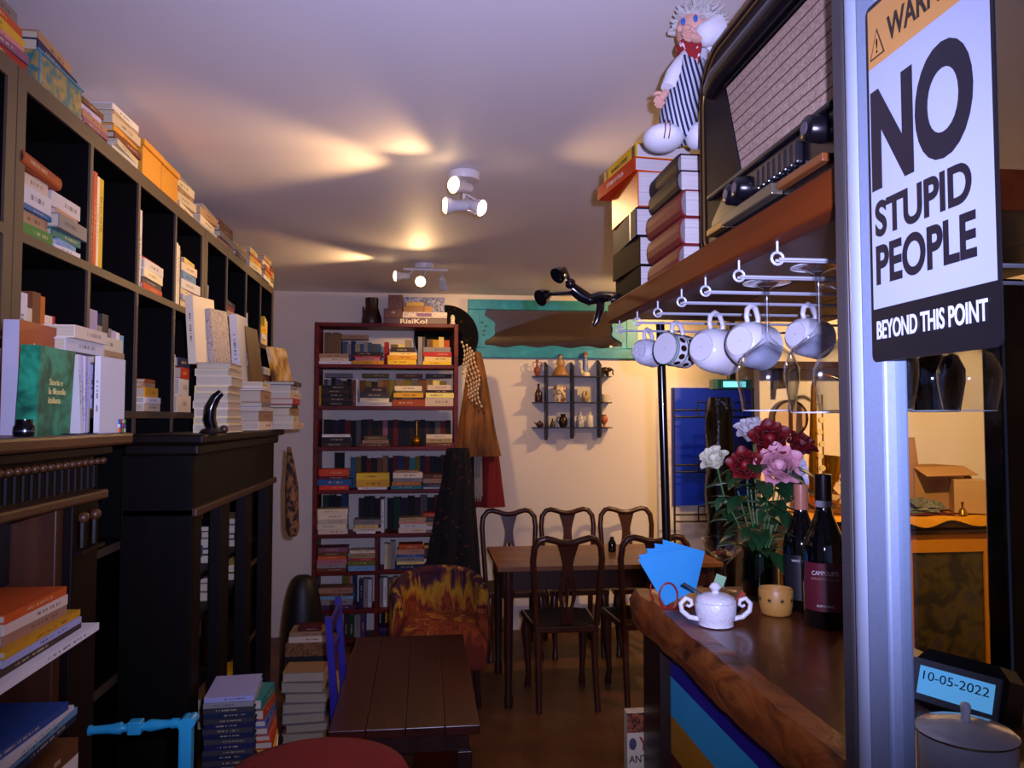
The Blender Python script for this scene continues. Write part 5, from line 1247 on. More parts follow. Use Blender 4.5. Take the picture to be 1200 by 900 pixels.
# ------------------------------------------------------------------ old valve radio
M_rad = mat('dark_walnut_lacquer', '140809', .55, nscale=8, namt=.2, spec=.15)
M_rad2 = mat('black_bakelite', '0e0c12', .25)
M_brass = mat('dull_brass', '8a6a3a', .3, .8)
rd = thing('valve_radio', 'large old brown valve radio with striped cloth grille on overhead shelf', 'radio', (.64, 1.19, ST))
def rrect(y0, y1, z0, z1, rb, rt, n=10):
    p = []
    for cy, cz, r, a0 in ((y1 - rb, z0 + rb, rb, -PI / 2), (y1 - rt, z1 - rt, rt, 0), (y0 + rt, z1 - rt, rt, PI / 2), (y0 + rb, z0 + rb, rb, PI)):
        for i in range(n + 1):
            a = a0 + PI / 2 * i / n; p.append((cy + r * math.cos(a), cz + r * math.sin(a)))
    return p
YZX = lambda x: Matrix(((0, 0, 1, x), (1, 0, 0, 0), (0, 1, 0, 0), (0, 0, 0, 1)))
MB().prism(rrect(.93, 1.452, ST + .001, 2.262, .03, .10), .0, .215, 0, YZX(.547)).build('cabinet', M_rad, rd, 40)
for off, m, r0 in ((0.0, M_brass, .0025), (.007, M_rad, .004), (.014, M_brass, .0025)):
    MB().tube([(.546, y, zz_) for y, zz_ in rrect(.93 + off, 1.452 - off, ST + .004 + off, 2.262 - off, .03, .10 - off)], r0, 8, closed=True).build('trim_line', m, rd, 60)
def grille_cloth():
    m = bpy.data.materials.new('striped_grille_cloth'); m.use_nodes = True
    nt = m.node_tree; b = nt.nodes['Principled BSDF']; L = nt.links.new; b.inputs['Roughness'].default_value = .85
    tc = nt.nodes.new('ShaderNodeTexCoord'); sp = nt.nodes.new('ShaderNodeSeparateXYZ'); L(tc.outputs['Object'], sp.inputs[0])
    def mth(op, a, v):
        n = nt.nodes.new('ShaderNodeMath'); n.operation = op; L(a, n.inputs[0]); n.inputs[1].default_value = v; return n.outputs[0]
    f = mth('FRACT', mth('MULTIPLY', sp.outputs[2], 52.0), 0); ln = mth('LESS_THAN', f, .13)
    n = nt.nodes.new('ShaderNodeTexNoise'); n.inputs['Scale'].default_value = 240; L(tc.outputs['Object'], n.inputs['Vector'])
    r = nt.nodes.new('ShaderNodeValToRGB'); r.color_ramp.elements[0].position = .3; r.color_ramp.elements[0].color = lin('8c7262'); r.color_ramp.elements[1].position = .7; r.color_ramp.elements[1].color = lin('b89c88')
    L(n.outputs['Fac'], r.inputs[0])
    mx = nt.nodes.new('ShaderNodeMix'); mx.data_type = 'RGBA'; L(ln, mx.inputs[0]); L(r.outputs[0], mx.inputs[6]); mx.inputs[7].default_value = lin('4a2c20')
    L(mx.outputs[2], b.inputs['Base Color'])
    return m
MB().prism([(.95, 1.985), (1.25, 1.985), (1.312, 2.155), (.95, 2.155)], 0, .004, 0, YZX(.5425)).build('grille_cloth', grille_cloth(), rd)
MB().tube([(.545, 1.255, 1.978), (.545, 1.32, 2.163), (.545, .945, 2.163)], .004, 8).build('grille_rim', M_rad2, rd)
MB().tube([(.548, 1.39, 2.185), (.54, 1.34, 2.19), (.54, .96, 2.19), (.548, .94, 2.185)], .020, 14).build('top_moulding', M_rad2, rd, 60)
MB().box(.536, .547, .95, 1.40, 1.972, 1.982).build('lower_moulding', M_rad2, rd, bevel=.003)
MB().prism([(.95, 1.893), (1.405, 1.893), (1.39, 1.93), (1.33, 1.965), (1.27, 1.972), (.95, 1.972)], 0, .004, 0, YZX(.543)).build('control_panel', M_rad2, rd)
for y, zk in ((1.263, 1.945), (1.225, 1.945), (.985, 1.955)):
    k = MB().tube([(.543, y, zk), (.522, y, zk), (.518, y, zk)], [.020, .018, .013], 24).build('knob', M_rad2, rd, 50)
    MB().tube([(.5178, y, zk), (.5165, y, zk)], [.009, .008], 20).build('knob_cap', mat('grey_knob_cap', '4a4450', .25), k, 50)
for i in range(8):
    MB().box(.532, .543, 1.165 - i * .0185, 1.18 - i * .0185, 1.925, 1.958).build('key', mat('dark_key', '1c1a20', .25), rd, bevel=.003)
MB().box(.524, .543, 1.10, 1.30, 1.898, 1.916).build('dial_strip', mat('grey_gold_strip', '6a6250', .3, .5), rd, bevel=.002)
MB().box(.529, .543, 1.305, 1.385, 1.898, 1.912).build('dial_strip', M_brass, rd, bevel=.002)
MB().box(.529, .543, .96, 1.095, 1.902, 1.914).build('dial_strip', mat('orange_wood_strip', '7a4420', .35), rd, bevel=.002)
# ------------------------------------------------------------------ rag doll with white hair standing against the radio
dl = thing('rag_doll', 'rag doll with white fluffy hair, striped dungarees and red neckerchief on books', 'doll', (.56, 1.60, DZ))
M_dw = mat('white_cotton', 'd8d6da', .9, nscale=60); M_skin = mat('doll_skin', 'cf9c88', .7)
def stripes():
    m = bpy.data.materials.new('navy_white_stripes'); m.use_nodes = True
    nt = m.node_tree; b = nt.nodes['Principled BSDF']; L = nt.links.new; b.inputs['Roughness'].default_value = .9
    tc = nt.nodes.new('ShaderNodeTexCoord'); n = nt.nodes.new('ShaderNodeTexWave'); n.wave_type = 'BANDS'; n.bands_direction = 'X'
    mp = nt.nodes.new('ShaderNodeMapping'); mp.inputs['Rotation'].default_value = (0, .25, .5)
    n.inputs['Scale'].default_value = 34; n.inputs['Distortion'].default_value = 1.6; n.inputs['Detail Scale'].default_value = .35; n.inputs['Detail'].default_value = 1
    L(tc.outputs['Object'], mp.inputs[0]); L(mp.outputs[0], n.inputs['Vector'])
    r = nt.nodes.new('ShaderNodeValToRGB'); r.color_ramp.elements[0].position = .48; r.color_ramp.elements[0].color = lin('141c38'); r.color_ramp.elements[1].position = .54; r.color_ramp.elements[1].color = lin('b8bccc')
    L(n.outputs['Fac'], r.inputs[0]); L(r.outputs[0], b.inputs['Base Color'])
    return m
M_str = stripes()
yb = 1.60
dd = MB()
dd.tube([(.545, yb, DZ + .03), (.55, yb, DZ + .055), (.553, yb, DZ + .09), (.565, yb, DZ + .14), (.578, yb, DZ + .19), (.588, yb, DZ + .225)], [.040, .050, .052, .046, .040, .030], 24, flat=.8)
dd.build('dungarees', M_str, dl, 60)
ft = MB(); ft.ell((.515, yb - .005, DZ + .0295), (.044, .05, .029), 20, 12); ft.build('boot', M_dw, dl, 60)
ft = MB(); ft.ell((.585, yb - .03, DZ + .0285), (.026, .04, .028), 18, 12); ft.build('boot', M_dw, dl, 60)
for dx in (-.006, .004): MB().tube([(.508 + dx, yb - .052 + .002 * abs(dx) * 100, DZ + .012), (.51 + dx, yb - .055, DZ + .03), (.513 + dx, yb - .045, DZ + .054)], .0013, 6).build('red_stitch', mat('red_thread', '7a2a30', .8), dl)
MB().tube([(.585, yb, DZ + .205), (.592, yb, DZ + .235)], [.036, .026], 18).build('shirt', M_dw, dl, 60)
MB().tube([(.612, yb - .02, DZ + .22), (.635, yb - .035, DZ + .245), (.615, yb - .055, DZ + .25), (.585, yb - .06, DZ + .232), (.578, yb - .06, DZ + .228)], [.026, .034, .032, .024, .016], 16).build('sleeve', M_dw, dl, 60)
MB().tube([(.565, yb + .0, DZ + .20), (.54, yb - .01, DZ + .165), (.525, yb - .015, DZ + .135)], [.022, .022, .018], 14).build('sleeve', M_dw, dl, 60)
def doll_hand(c, d, s=1.0):
    h = MB(); d = Vector(d).normalized(); c = Vector(c); up = Vector((0, 0, 1)); sd = d.cross(up).normalized(); up2 = sd.cross(d)
    h.tube([c - d * .012, c, c + d * .014], [.009, .012, .010], 12, flat=.75)
    for k, (o, l) in enumerate(((-.009, .017), (-.003, .021), (.003, .020), (.009, .015))):
        p = c + d * .011 + up2 * o; h.tube([p, p + d * l * .6, p + d * l - sd * .003], [.0042, .004, .003], 8)
    p = c + up2 * .008; h.tube([p, p + up2 * .008 + d * .006, p + up2 * .010 + d * .014], [.0045, .004, .003], 8)
    return h
doll_hand((.567, yb - .065, DZ + .225), (-1, -.2, .18)).build('hand', M_skin, dl, 60)
doll_hand((.512, yb - .018, DZ + .118), (-.5, -.1, -.7)).build('hand', M_skin, dl, 60)
HC = Vector((.588, yb - .01, DZ + .268))
hd = MB(); hd.ell(HC, (.042, .042, .044), 24, 16); hd.ell(HC + Vector((-.040, -.016, -.004)), .008, 12, 8)
hd.ell(HC + Vector((-.028, -.03, -.012)), (.012, .010, .011), 12, 8)
hd.build('head', M_skin, dl, 60)
for dx, dy in ((-.036, -.025), (-.014, -.0405)):
    MB().ell(HC + Vector((dx, dy, .008)), (.005, .004, .008), 12, 8).build('eye', mat('blue_felt_eye', '1c5ab0', .5), dl, 60)
MB().tube([HC + Vector((-.034, -.026, -.022)), HC + Vector((-.025, -.035, -.025)), HC + Vector((-.014, -.039, -.022))], .0018, 6).build('mouth', mat('red_thread', '7a2a30', .8), dl)
nkc = MB(); nkc.tube([HC + Vector((.034 * math.cos(a), .034 * math.sin(a), -.036)) for a in [k * PI / 8 for k in range(16)]], .010, 10, closed=True)
nkc.prism([(-.028, 0), (.028, 0), (.004, -.06), (-.006, -.055)], 0, .004, 0, axes(HC + Vector((-.02, -.036, -.03)), (.7, -.7, 0), (-.25, -.2, 1)))
nkc.build('neckerchief', ramp_mat('red_spotted_cloth', [(.62, '8e1418'), (.68, 'd8c8c8')], (90, 90, 90), .85, 0, 1, 1.0), dl, 60)
hr = MB(); rnd = random.Random(4)
hr.ell(HC + Vector((.008, .006, .018)), (.045, .046, .036), 20, 12)
for k in range(260):
    th, ph = rnd.uniform(0, 2 * PI), rnd.uniform(-.1, PI / 2)
    n = Vector((math.cos(th) * math.cos(ph), math.sin(th) * math.cos(ph), math.sin(ph)))
    if n.x < -.35 and n.y < .1 and n.z < .35: continue
    p = HC + Vector((.006, .006, .012)) + Vector((n.x * .044, n.y * .044, n.z * .038))
    t1 = Vector((rnd.uniform(-1, 1), rnd.uniform(-1, 1), rnd.uniform(-.6, .6))) * .007
    q = p + n * .008 + t1; q2 = p + n * .012 + t1 * 2.0
    q2.z = min(q2.z, CZ - .005)
    hr.tube([p, q, q2], [.005, .0045, .002], 5)
hr.build('fluffy_hair', mat('white_wool', 'b8b4ae', .95), dl, 60)
# ------------------------------------------------------------------ black clamp lamp at the end of the overhead shelf
cl = thing('clamp_lamp', 'glossy black two-headed clamp lamp on the far end of overhead shelf', 'lamp', (.53, 2.10, 1.87))
M_gb = mat('gloss_black_enamel', '0e0c10', .15, coat=.4)
MB().box(.515, .575, 2.02, 2.075, ST + .0005, ST + .03).build('clamp', M_gb, cl, bevel=.004)
MB().tube([(.545, 2.06, ST + .02), (.535, 2.13, 1.905), (.515, 2.19, 1.912), (.48, 2.2, 1.905)], [.012, .014, .018, .016], 14).build('body_arm', M_gb, cl, 60)
MB().tube([(.49, 2.2, 1.902), (.46, 2.2, 1.917), (.432, 2.2, 1.938)], [.016, .019, .017], 16).build('body', M_gb, cl, 60)
MB().ell((.426, 2.2, 1.952), .016, 16, 10).build('joint', mat('smoky_chrome', '4a4048', .12, .9), cl, 60)
for hx, hz, px2, pz2, dx, dz in ((.352, 1.916, .43, 1.925, -.6, -.35), (.40, 1.985, .425, 1.955, -.5, -.45)):
    MB().tube([(px2, 2.2, pz2), (hx + .012, 2.2, hz + .004)], .0055, 10).build('arm', M_gb, cl)
    P = Vector((hx, 2.2, hz)); d = Vector((dx, -.35, dz)).normalized()
    MB().tube([P - d * .018, P - d * .012, P + d * .006, P + d * .022], [.006, .014, .022, .025], 20).build('lamp_head', M_gb, cl, 50)
MB().tube([(.515, 2.19, 1.905), (.512, 2.19, 1.875), (.503, 2.19, 1.845), (.492, 2.19, 1.826)], [.012, .013, .011, .005], 14).build('handle', M_gb, cl, 60)
# ------------------------------------------------------------------ things on the counter
Z0 = CT + .0006
# wine bottles
def bottle(label, x, y, r, h, capm, neck=.014, shoulder=.5, labelm=None, lz=(.2, .42), texts=(), ring=None):
    t = thing('wine_bottle', label, 'bottle', (x, y, Z0))
    b = h * shoulder
    MB().lathe([(r * .85, 0), (r, .006), (r, b), (r * .93, b + h * .06), (r * .62, b + h * .16), (neck * 1.15, b + h * .24), (neck, b + h * .28), (neck, h - .004), (neck * .9, h)], (x, y, Z0), 32).build('body', mat('dark_wine_glass', '070609', .08, coat=.5), t, 50)
    MB().lathe([(neck + .0012, 0), (neck + .0014, .004), (neck + .0012, h * .2), (neck * .95, h * .2 + .001)], (x, y, Z0 + h * .8), 24).build('capsule', capm, t, 40)
    if ring: MB().open_lathe([(neck + .0018, 0), (neck + .0018, .012)], (x, y, Z0 + h * .8 - .004), 24).build('neck_band', ring, t)
    if labelm:
        a0 = math.atan2(-y, -x); n = 20; span = 1.1
        vs = []; fs = []
        for i in range(n + 1):
            a = a0 - span + 2 * span * i / n
            for zz_ in lz: vs.append((x + (r + .0005) * math.cos(a), y + (r + .0005) * math.sin(a), Z0 + h * zz_))
        fs = [(2 * i, 2 * i + 2, 2 * i + 3, 2 * i + 1) for i in range(n)]
        lb = MB().add(vs, fs).build('paper_label', labelm, t, 60)
        d = Vector((math.cos(a0), math.sin(a0), 0)); s = Vector((-d.y, d.x, 0))
        for tx, f, w, hh, mm in texts:
            lettering('label_text', tx, .01, axes(Vector((x, y, Z0 + h * f)) + d * (r + .0012) - s * (w / 2), s, (0, 0, 1)), mm, t, 0, w, hh, thick=.0002)
    return t
M_lt = mat('label_white', 'cfc8c4', .5)
bottle('tall wine bottle with dark red label and black capsule', .778, 1.43, .041, .292, mat('black_capsule', '140a0a', .3), .0145, .5, mat('wine_red_label', '5a1424', .45), (.12, .43),
       (('CAMPOLIETI', .355, .046, .008, M_lt), ('VALPOLICELLA', .325, .05, .004, mat('label_gold', '9a7a50', .5)), ('RIPASSO', .15, .03, .004, M_lt)), mat('strip_seal', '8a8890', .5))
bottle('wine bottle with copper pink capsule behind the red labelled one', .795, 1.555, .0375, .262, mat('copper_pink_capsule', 'a86a54', .3), .0135, .52, mat('black_label', '16141a', .5), (.10, .45),
       (('VINO ROSSO', .40, .04, .005, M_lt),), None)
MB().lathe([(.05, 0), (.058, .003), (.056, .006), (.04, .003)], (0, 0, 0), 32)
gc = thing('glass_coaster', 'clear glass coaster dish beside the wine bottles', 'coaster', (.85, 1.46, Z0))
MB().open_lathe([(.002, .001), (.03, .001), (.034, .004), (.036, .03), (.034, .03), (.032, .006), (.002, .003)], (.853, 1.462, Z0), 32).build('dish', M_gl, gc, 50)
# sugar bowl
M_mg = mat('milk_glass', 'dfe0e6', .2, nscale=150, namt=.04, bump=.25, coat=.2)
sg = thing('sugar_bowl', 'white milk-glass sugar bowl with two scroll handles and lid', 'sugar bowl', (.567, 1.457, Z0))
sx_, sy_ = .567, 1.457
MB().lathe([(.030, 0), (.034, .002), (.033, .008), (.036, .014), (.039, .028), (.0395, .04), (.038, .046), (.035, .046), (.033, .02)], (sx_, sy_, Z0), 36).build('bowl', M_mg, sg, 50)
MB().lathe([(.038, 0), (.0385, .002), (.034, .009), (.022, .014), (.008, .016), (.006, .020), (.012, .027), (.007, .034), (.001, .036)], (sx_, sy_, Z0 + .0465), 32).build('lid', M_mg, sg, 50)
for s in (-1, 1):
    dx_ = Vector((.99, -.12, 0)) * s
    P = [(.034, .012), (.052, .016), (.066, .028), (.068, .042), (.058, .052), (.048, .048), (.046, .04), (.052, .036), (.057, .039)]
    MB().tube([(sx_ + dx_.x * a, sy_ + dx_.y * a, Z0 + b) for a, b in P], [.005, .005, .005, .0047, .0045, .004, .0036, .003, .0026], 10).build('handle', M_mg, sg, 60)
sp_ = thing('teaspoon', 'steel teaspoon handle sticking out of the sugar bowl', 'spoon', (.53, 1.47, Z0 + .045))
MB().tube([(.555, 1.465, Z0 + .049), (.53, 1.47, Z0 + .066), (.508, 1.475, Z0 + .078)], [.002, .0022, .003], 8).build('handle', mat('steel', '8a8a90', .25, 1.0), sp_, 60)
tb = tag(MB().box(-.011, .011, -.0006, .0006, -.011, .011, 0, TR(.605, 1.53, Z0 + .07) @ RY(.35)).build('tea_tag', mat('pale_green_paper', '8ab88a', .7)), 'pale green tea bag tag behind the sugar bowl lid', 'tea bag')
sugar = MB().box(-.004, .004, -.004, .004, -.025, .025, 0, TR(.635, 1.52, Z0 + .028) @ RY(.7))
tag(sugar.build('sugar_stick', mat('red_white_stick', 'a8402a', .5)), 'red sugar stick lying in the dish behind the bowl', 'sugar stick')
tr_ = thing('sweetener_dish', 'small dark glass dish holding sugar sticks behind the sugar bowl', 'dish', (.62, 1.535, Z0))
MB().lathe([(.02, 0), (.03, .004), (.04, .02), (.038, .02), (.026, .006)], (.62, 1.545, Z0), 24).build('bowl', mat('smoky_dish', '1c1a20', .15, coat=.3), tr_, 50)
# amber candle cup with star cut-outs
M_amb = mat('amber_glazed_clay', 'b8863e', .4)
cd = thing('candle_cup', 'mustard clay candle cup with little dark stars cut out', 'candle holder', (.722, 1.525, Z0))
MB().lathe([(.026, 0), (.030, .004), (.033, .02), (.0345, .05), (.033, .053), (.030, .05), (.028, .01)], (.722, 1.525, Z0), 36).build('cup', M_amb, cd, 50)
for k in range(4):
    a = math.atan2(-1.525, -.722) + (k - 1.5) * .75
    pts = [((.0055 if i % 2 == 0 else .0022) * math.cos(PI / 2 + i * PI / 5), (.0055 if i % 2 == 0 else .0022) * math.sin(PI / 2 + i * PI / 5)) for i in range(10)]
    d = Vector((math.cos(a), math.sin(a), 0))
    MB().prism(pts, -.0015, .0007, 0, axes(Vector((.722, 1.525, Z0 + .033)) + d * .0335, (-d.y, d.x, 0), (0, 0, 1))).build('star_hole', mat('hole_dark', '1c120a', .8), cd)
# paper napkins fanned in a red wire holder
nh = thing('napkin_holder', 'red wire napkin holder at the end of the counter', 'napkin holder', (.545, 1.63, Z0))
M_rw = mat('red_wire', '8a1a14', .35)
for y in (1.597, 1.662):
    MB().tube([(.518 + .02 * math.cos(a), y, Z0 + .025 + .028 * math.sin(a)) for a in [k * PI / 10 for k in range(20)]], .0022, 8, closed=True).build('wire_loop', M_rw, nh, 60)
MB().box(.50, .575, 1.595, 1.664, Z0, Z0 + .003).build('base', M_rw, nh)
M_nap = mat('sky_blue_paper', '2a8ec8', .85, nscale=40, namt=.05)
for i in range(14):
    y = 1.602 + i * .0043; a = -.62 + .075 * i
    Mx = TR(.545 + .0015 * i, y, Z0 + .0035 + .012) @ RY(a * .55 - .1)
    nb = MB().prism([(-.034, .004), (.034, -.006 + .01), (.052 - .02 * (i % 3) * .3, .095), (-.045 - .004 * (i % 4), .118 - .003 * (i % 3))], -.0006, .0006, 0, Mx @ RX(PI / 2))
    lab_ = f'sky blue paper napkin, {NTH[i]} from the sugar bowl side of the fan'
    tag(nb.build('paper_napkin', M_nap), lab_, 'napkin', 'fanned blue paper napkins')
# coupe glass with nuts
cg = thing('coupe_glass', 'stemmed dessert glass with sweets behind the napkins', 'glass', (.697, 1.74, Z0))
MB().open_lathe([(.03, 0), (.03, .002), (.006, .006), (.004, .012), (.0075, .03), (.004, .045), (.006, .06), (.02, .075), (.042, .098), (.05, .12), (.0488, .12), (.041, .1), (.018, .078), (.002, .07)], (.697, 1.74, Z0), 36).build('glass', M_gl, cg, 50)
rn = random.Random(8)
for k in range(7):
    a = k * .9; q = MB().ell((0, 0, 0), (.010, .006, .005), 10, 6, M=TR(.697 + .016 * math.cos(a), 1.74 + .016 * math.sin(a), Z0 + .087 + .003 * (k % 3)) @ RZ(a))
    tag(q.build('wrapped_sweet', mat(['sweet_gold', 'sweet_red', 'sweet_brown'][k % 3], ['a8783c', '7a241c', '4a2a1c'][k % 3], .3)), 'wrapped sweet in the stemmed dessert glass', 'sweet', 'sweets in the dessert glass')
# vase with roses
M_vg = glass('green_tinted_glass', '9ab8ac', .9, 2.2, .03, .05)
vs_ = thing('glass_vase', 'squat greenish glass vase holding roses on the counter', 'vase', (.75, 1.66, Z0))
MB().open_lathe([(.002, .001), (.036, .001), (.04, .006), (.0415, .04), (.041, .08), (.037, .096), (.038, .108), (.044, .12), (.043, .12), (.036, .108), (.035, .096), (.039, .08), (.039, .04), (.036, .01), (.002, .008)], (.75, 1.66, Z0), 36).build('glass', M_vg, vs_, 50)
MB().lathe([(.034, .010), (.038, .04), (.038, .07), (.037, .0705)], (.75, 1.66, Z0), 32).build('water', glass('vase_water', '5c7c72', .4, 3.0, .02, .03), vs_, 50)
def petal_mesh(m, w, h, cup_, curl):
    def fn(u, v):
        x = (u - .5) * w * math.sin(PI * (.12 + .76 * v)) ** .7
        return (x, -cup_ * (1 - (2 * u - 1) ** 2) * h * .35 - curl * h * max(0, v - .6) ** 2 * 3, v * h)
    return MB().sheet(fn, 8, 8, .0006).mesh('petal', m, 60)
def leaf_mesh(m):
    def fn(u, v):
        w = .5 * math.sin(PI * v ** .8) * (1 + .06 * math.sin(26 * v))
        return ((u - .5) * w, v, .10 * abs(2 * u - 1) * w + .08 * math.sin(PI * v))
    return MB().sheet(fn, 6, 12, .01).mesh('leaf', m, 60)
M_leaf = ramp_mat('rose_leaf', [(.3, '0f2a14'), (.7, '24502a')], (8, 8, 8), .4)
M_stem = mat('rose_stem', '2c5a24', .5)
leafm = leaf_mesh(M_leaf)
VB = Vector((.75, 1.66, Z0 + .05))
def rose(label, hx, hy, hz, col, col2, r, facing, nl, seed):
    rr = random.Random(seed)
    H = Vector((hx, hy, hz)); t = thing('rose', label, 'rose', H, 'roses in the glass vase')
    f = Vector(facing).normalized()
    base = VB + Vector((rr.uniform(-.02, .02), rr.uniform(-.02, .02), -.03))
    nk_ = Vector((.75, 1.66, Z0 + .118)) + Vector(((hx - .75) * .22, (hy - 1.66) * .22, 0))
    mid = (nk_ + H) / 2 + Vector(((hx - .75) * .15, 0, .01))
    MB().tube([base, nk_, mid, H - f * r * .8], [.0022, .0022, .0022, .0024], 8).build('stem', M_stem, t, 60)
    m = ramp_mat('petal_' + col, [(.3, col2), (.7, col)], (30, 30, 30), .55, .3, 3, 1.0)
    R = f.to_track_quat('Z', 'Y').to_matrix().to_4x4()
    bl = MB().lathe([(.002, 0), (r * .4, r * .25), (r * .5, r * .8), (r * .34, r * 1.25), (r * .12, r * 1.35)], (0, 0, -r * .75), 14, 0, R).build('bloom_core', m, t, 60, local=True)
    sh = MB().lathe([(.002, 0), (r * .35, .003), (r * .5, r * .18), (r * .42, r * .16)], (0, 0, -r * .95), 10, 0, R).build('sepal', M_leaf, t, 60, local=True)
    for lay, (n, ph, sc, tilt) in enumerate(((3, 0, .95, -.05), (4, .5, 1.0, .08), (5, .2, 1.0, .22), (5, .8, .95, .42))):
        pm_ = petal_mesh(m, r * (1.05 + .22 * lay), r * 1.45 * sc, 1.0 - .1 * lay, .15 + .22 * lay)
        for k in range(n):
            a = ph + 2 * PI * k / n + rr.uniform(-.15, .15)
            o = bpy.data.objects.new('petal', pm_); COL.objects.link(o); o.parent = bl
            o.matrix_local = R @ TR(0, 0, -r * .75) @ RZ(a) @ TR(0, -r * (.20 + .10 * lay), 0) @ RX(tilt + rr.uniform(-.08, .08))
    for k in range(nl):
        v = .25 + .6 * (k + .5) / nl
        P = nk_.lerp(mid, min(1, v * 1.6)) if v < .6 else mid.lerp(H, (v - .6) * 1.8)
        o = bpy.data.objects.new('leaf', leafm); COL.objects.link(o); o.parent = t
        a = rr.uniform(0, 2 * PI); sc = rr.uniform(.042, .066)
        o.matrix_local = TR(*(P - H)) @ RZ(a) @ RX(rr.uniform(-.9, .25)) @ Matrix.Diagonal((sc, sc, sc, 1))
    return t
rose('dark red rose standing highest in the middle of the bouquet', .766, 1.635, 1.512, '8a0a10', '50060a', .027, (-.3, -.8, .45), 5, 1)
rose('dark red rosebud nearest the wine bottles', .842, 1.64, 1.500, '7a0810', '40060a', .022, (.25, -.6, .7), 4, 2)
rose('red rose between the white bud and pink rose', .706, 1.63, 1.455, '8e0c10', '54060a', .023, (-.5, -.8, .25), 5, 3)
rose('pale pink rose in front of the bouquet', .772, 1.605, 1.455, 'e0aab4', 'c88694', .030, (-.35, -.85, .4), 6, 4)
rose('cream white rosebud at the napkin side of bouquet', .634, 1.63, 1.470, 'd8d4b8', 'b0ac90', .020, (-.55, -.45, .7), 4, 5)
rose('open white rose beside the pink rose', .808, 1.635, 1.440, 'd0ccd8', 'a8a4b8', .029, (.2, -.8, .3), 5, 6)
rose('white rose half hidden behind the top red rose', .750, 1.69, 1.532, 'd4d0d0', 'aaa6a8', .025, (-.3, -.4, .8), 4, 7)
gr = thing('greenery_sprig', 'spray of dark rose leaves filling out the bouquet', 'greenery', (.75, 1.65, Z0 + .11), None)
rg = random.Random(21)
for k in range(64):
    a = rg.uniform(0, 2 * PI); hh = rg.uniform(.0, .19); sc = rg.uniform(.05, .085); rad = .02 + .03 * rg.random() + hh * .12
    o = bpy.data.objects.new('leaf', leafm); COL.objects.link(o); o.parent = gr
    o.matrix_local = TR(rad * math.cos(a), rad * math.sin(a) * .8, hh) @ RZ(a - PI / 2) @ RX(rg.uniform(-.7, .3)) @ Matrix.Diagonal((sc, sc, sc, 1))
for k in range(4):
    MB().tube([(.75, 1.66, Z0 + .06), (.75 + .05 * math.cos(k * 1.6), 1.66 + .04 * math.sin(k * 1.6), Z0 + .24)], .002, 6).build('stem', M_stem, gr)
# white canister and till display near the door
cnn = thing('white_canister', 'white enamel canister with gold rim and knob lid by the door', 'canister', (.585, .785, Z0))
MB().lathe([(.046, 0), (.048, .003), (.048, .060), (.046, .061)], (.585, .785, Z0), 40).build('body', mat('white_gloss_enamel', 'd2d4da', .15, coat=.3), cnn, 40)
MB().lathe([(.050, 0), (.050, .0015)], (.585, .785, Z0 + .0615), 40).build('gold_rim', mat('gold_rim', '9a7a40', .25, .9), cnn, 40)
MB().lathe([(.050, 0), (.045, .004), (.02, .010), (.002, .012)], (.585, .785, Z0 + .0632), 40).build('lid', mat('white_gloss_enamel', 'd2d4da', .15, coat=.3), cnn, 40)
MB().lathe([(.005, 0), (.005, .003), (.0042, .005), (.0055, .016), (.004, .019), (.001, .02)], (.585, .785, Z0 + .074), 16).build('knob', mat('white_gloss_enamel', 'd2d4da', .15, coat=.3), cnn, 50)
dx2 = Vector((.045, -.092, 0)).normalized(); nn = Vector((-.85, -.42, .32)).normalized(); up3 = nn.cross(dx2).normalized()
DM = axes((.72, .995, 1.186), dx2, up3, nn)
td = thing('till_display', 'small cash till with blue lit date display on the counter', 'cash till', (.74, .97, Z0))
MB().prism([(-.062, -.046), (.07, -.046), (.07, .03), (.055, .046), (-.04, .046), (-.062, .02)], -.05, -.004, 0, DM).build('housing', mat('black_till', '101014', .35), td)
MB().box(.69, .80, .93, 1.03, Z0, 1.15).build('till_base', mat('black_till', '101014', .35), td, bevel=.005)
MB().prism([(-.055, -.026), (.062, -.026), (.062, .03), (-.055, .03)], -.004, .001, 0, DM).build('bezel', mat('grey_bezel', '5a5c68', .4), td)
MB().prism([(-.044, -.017), (.056, -.017), (.056, .021), (-.044, .021)], .001, .0015, 0, DM).build('screen', emit('lcd_blue', '5aa4e0', .75), td)
lettering('date_readout', '10-05-2022', .014, DM @ TR(-.038, .003, .0017), mat('lcd_digits', '1c3450', .5), td, 0, .088, .012, thick=.0002)

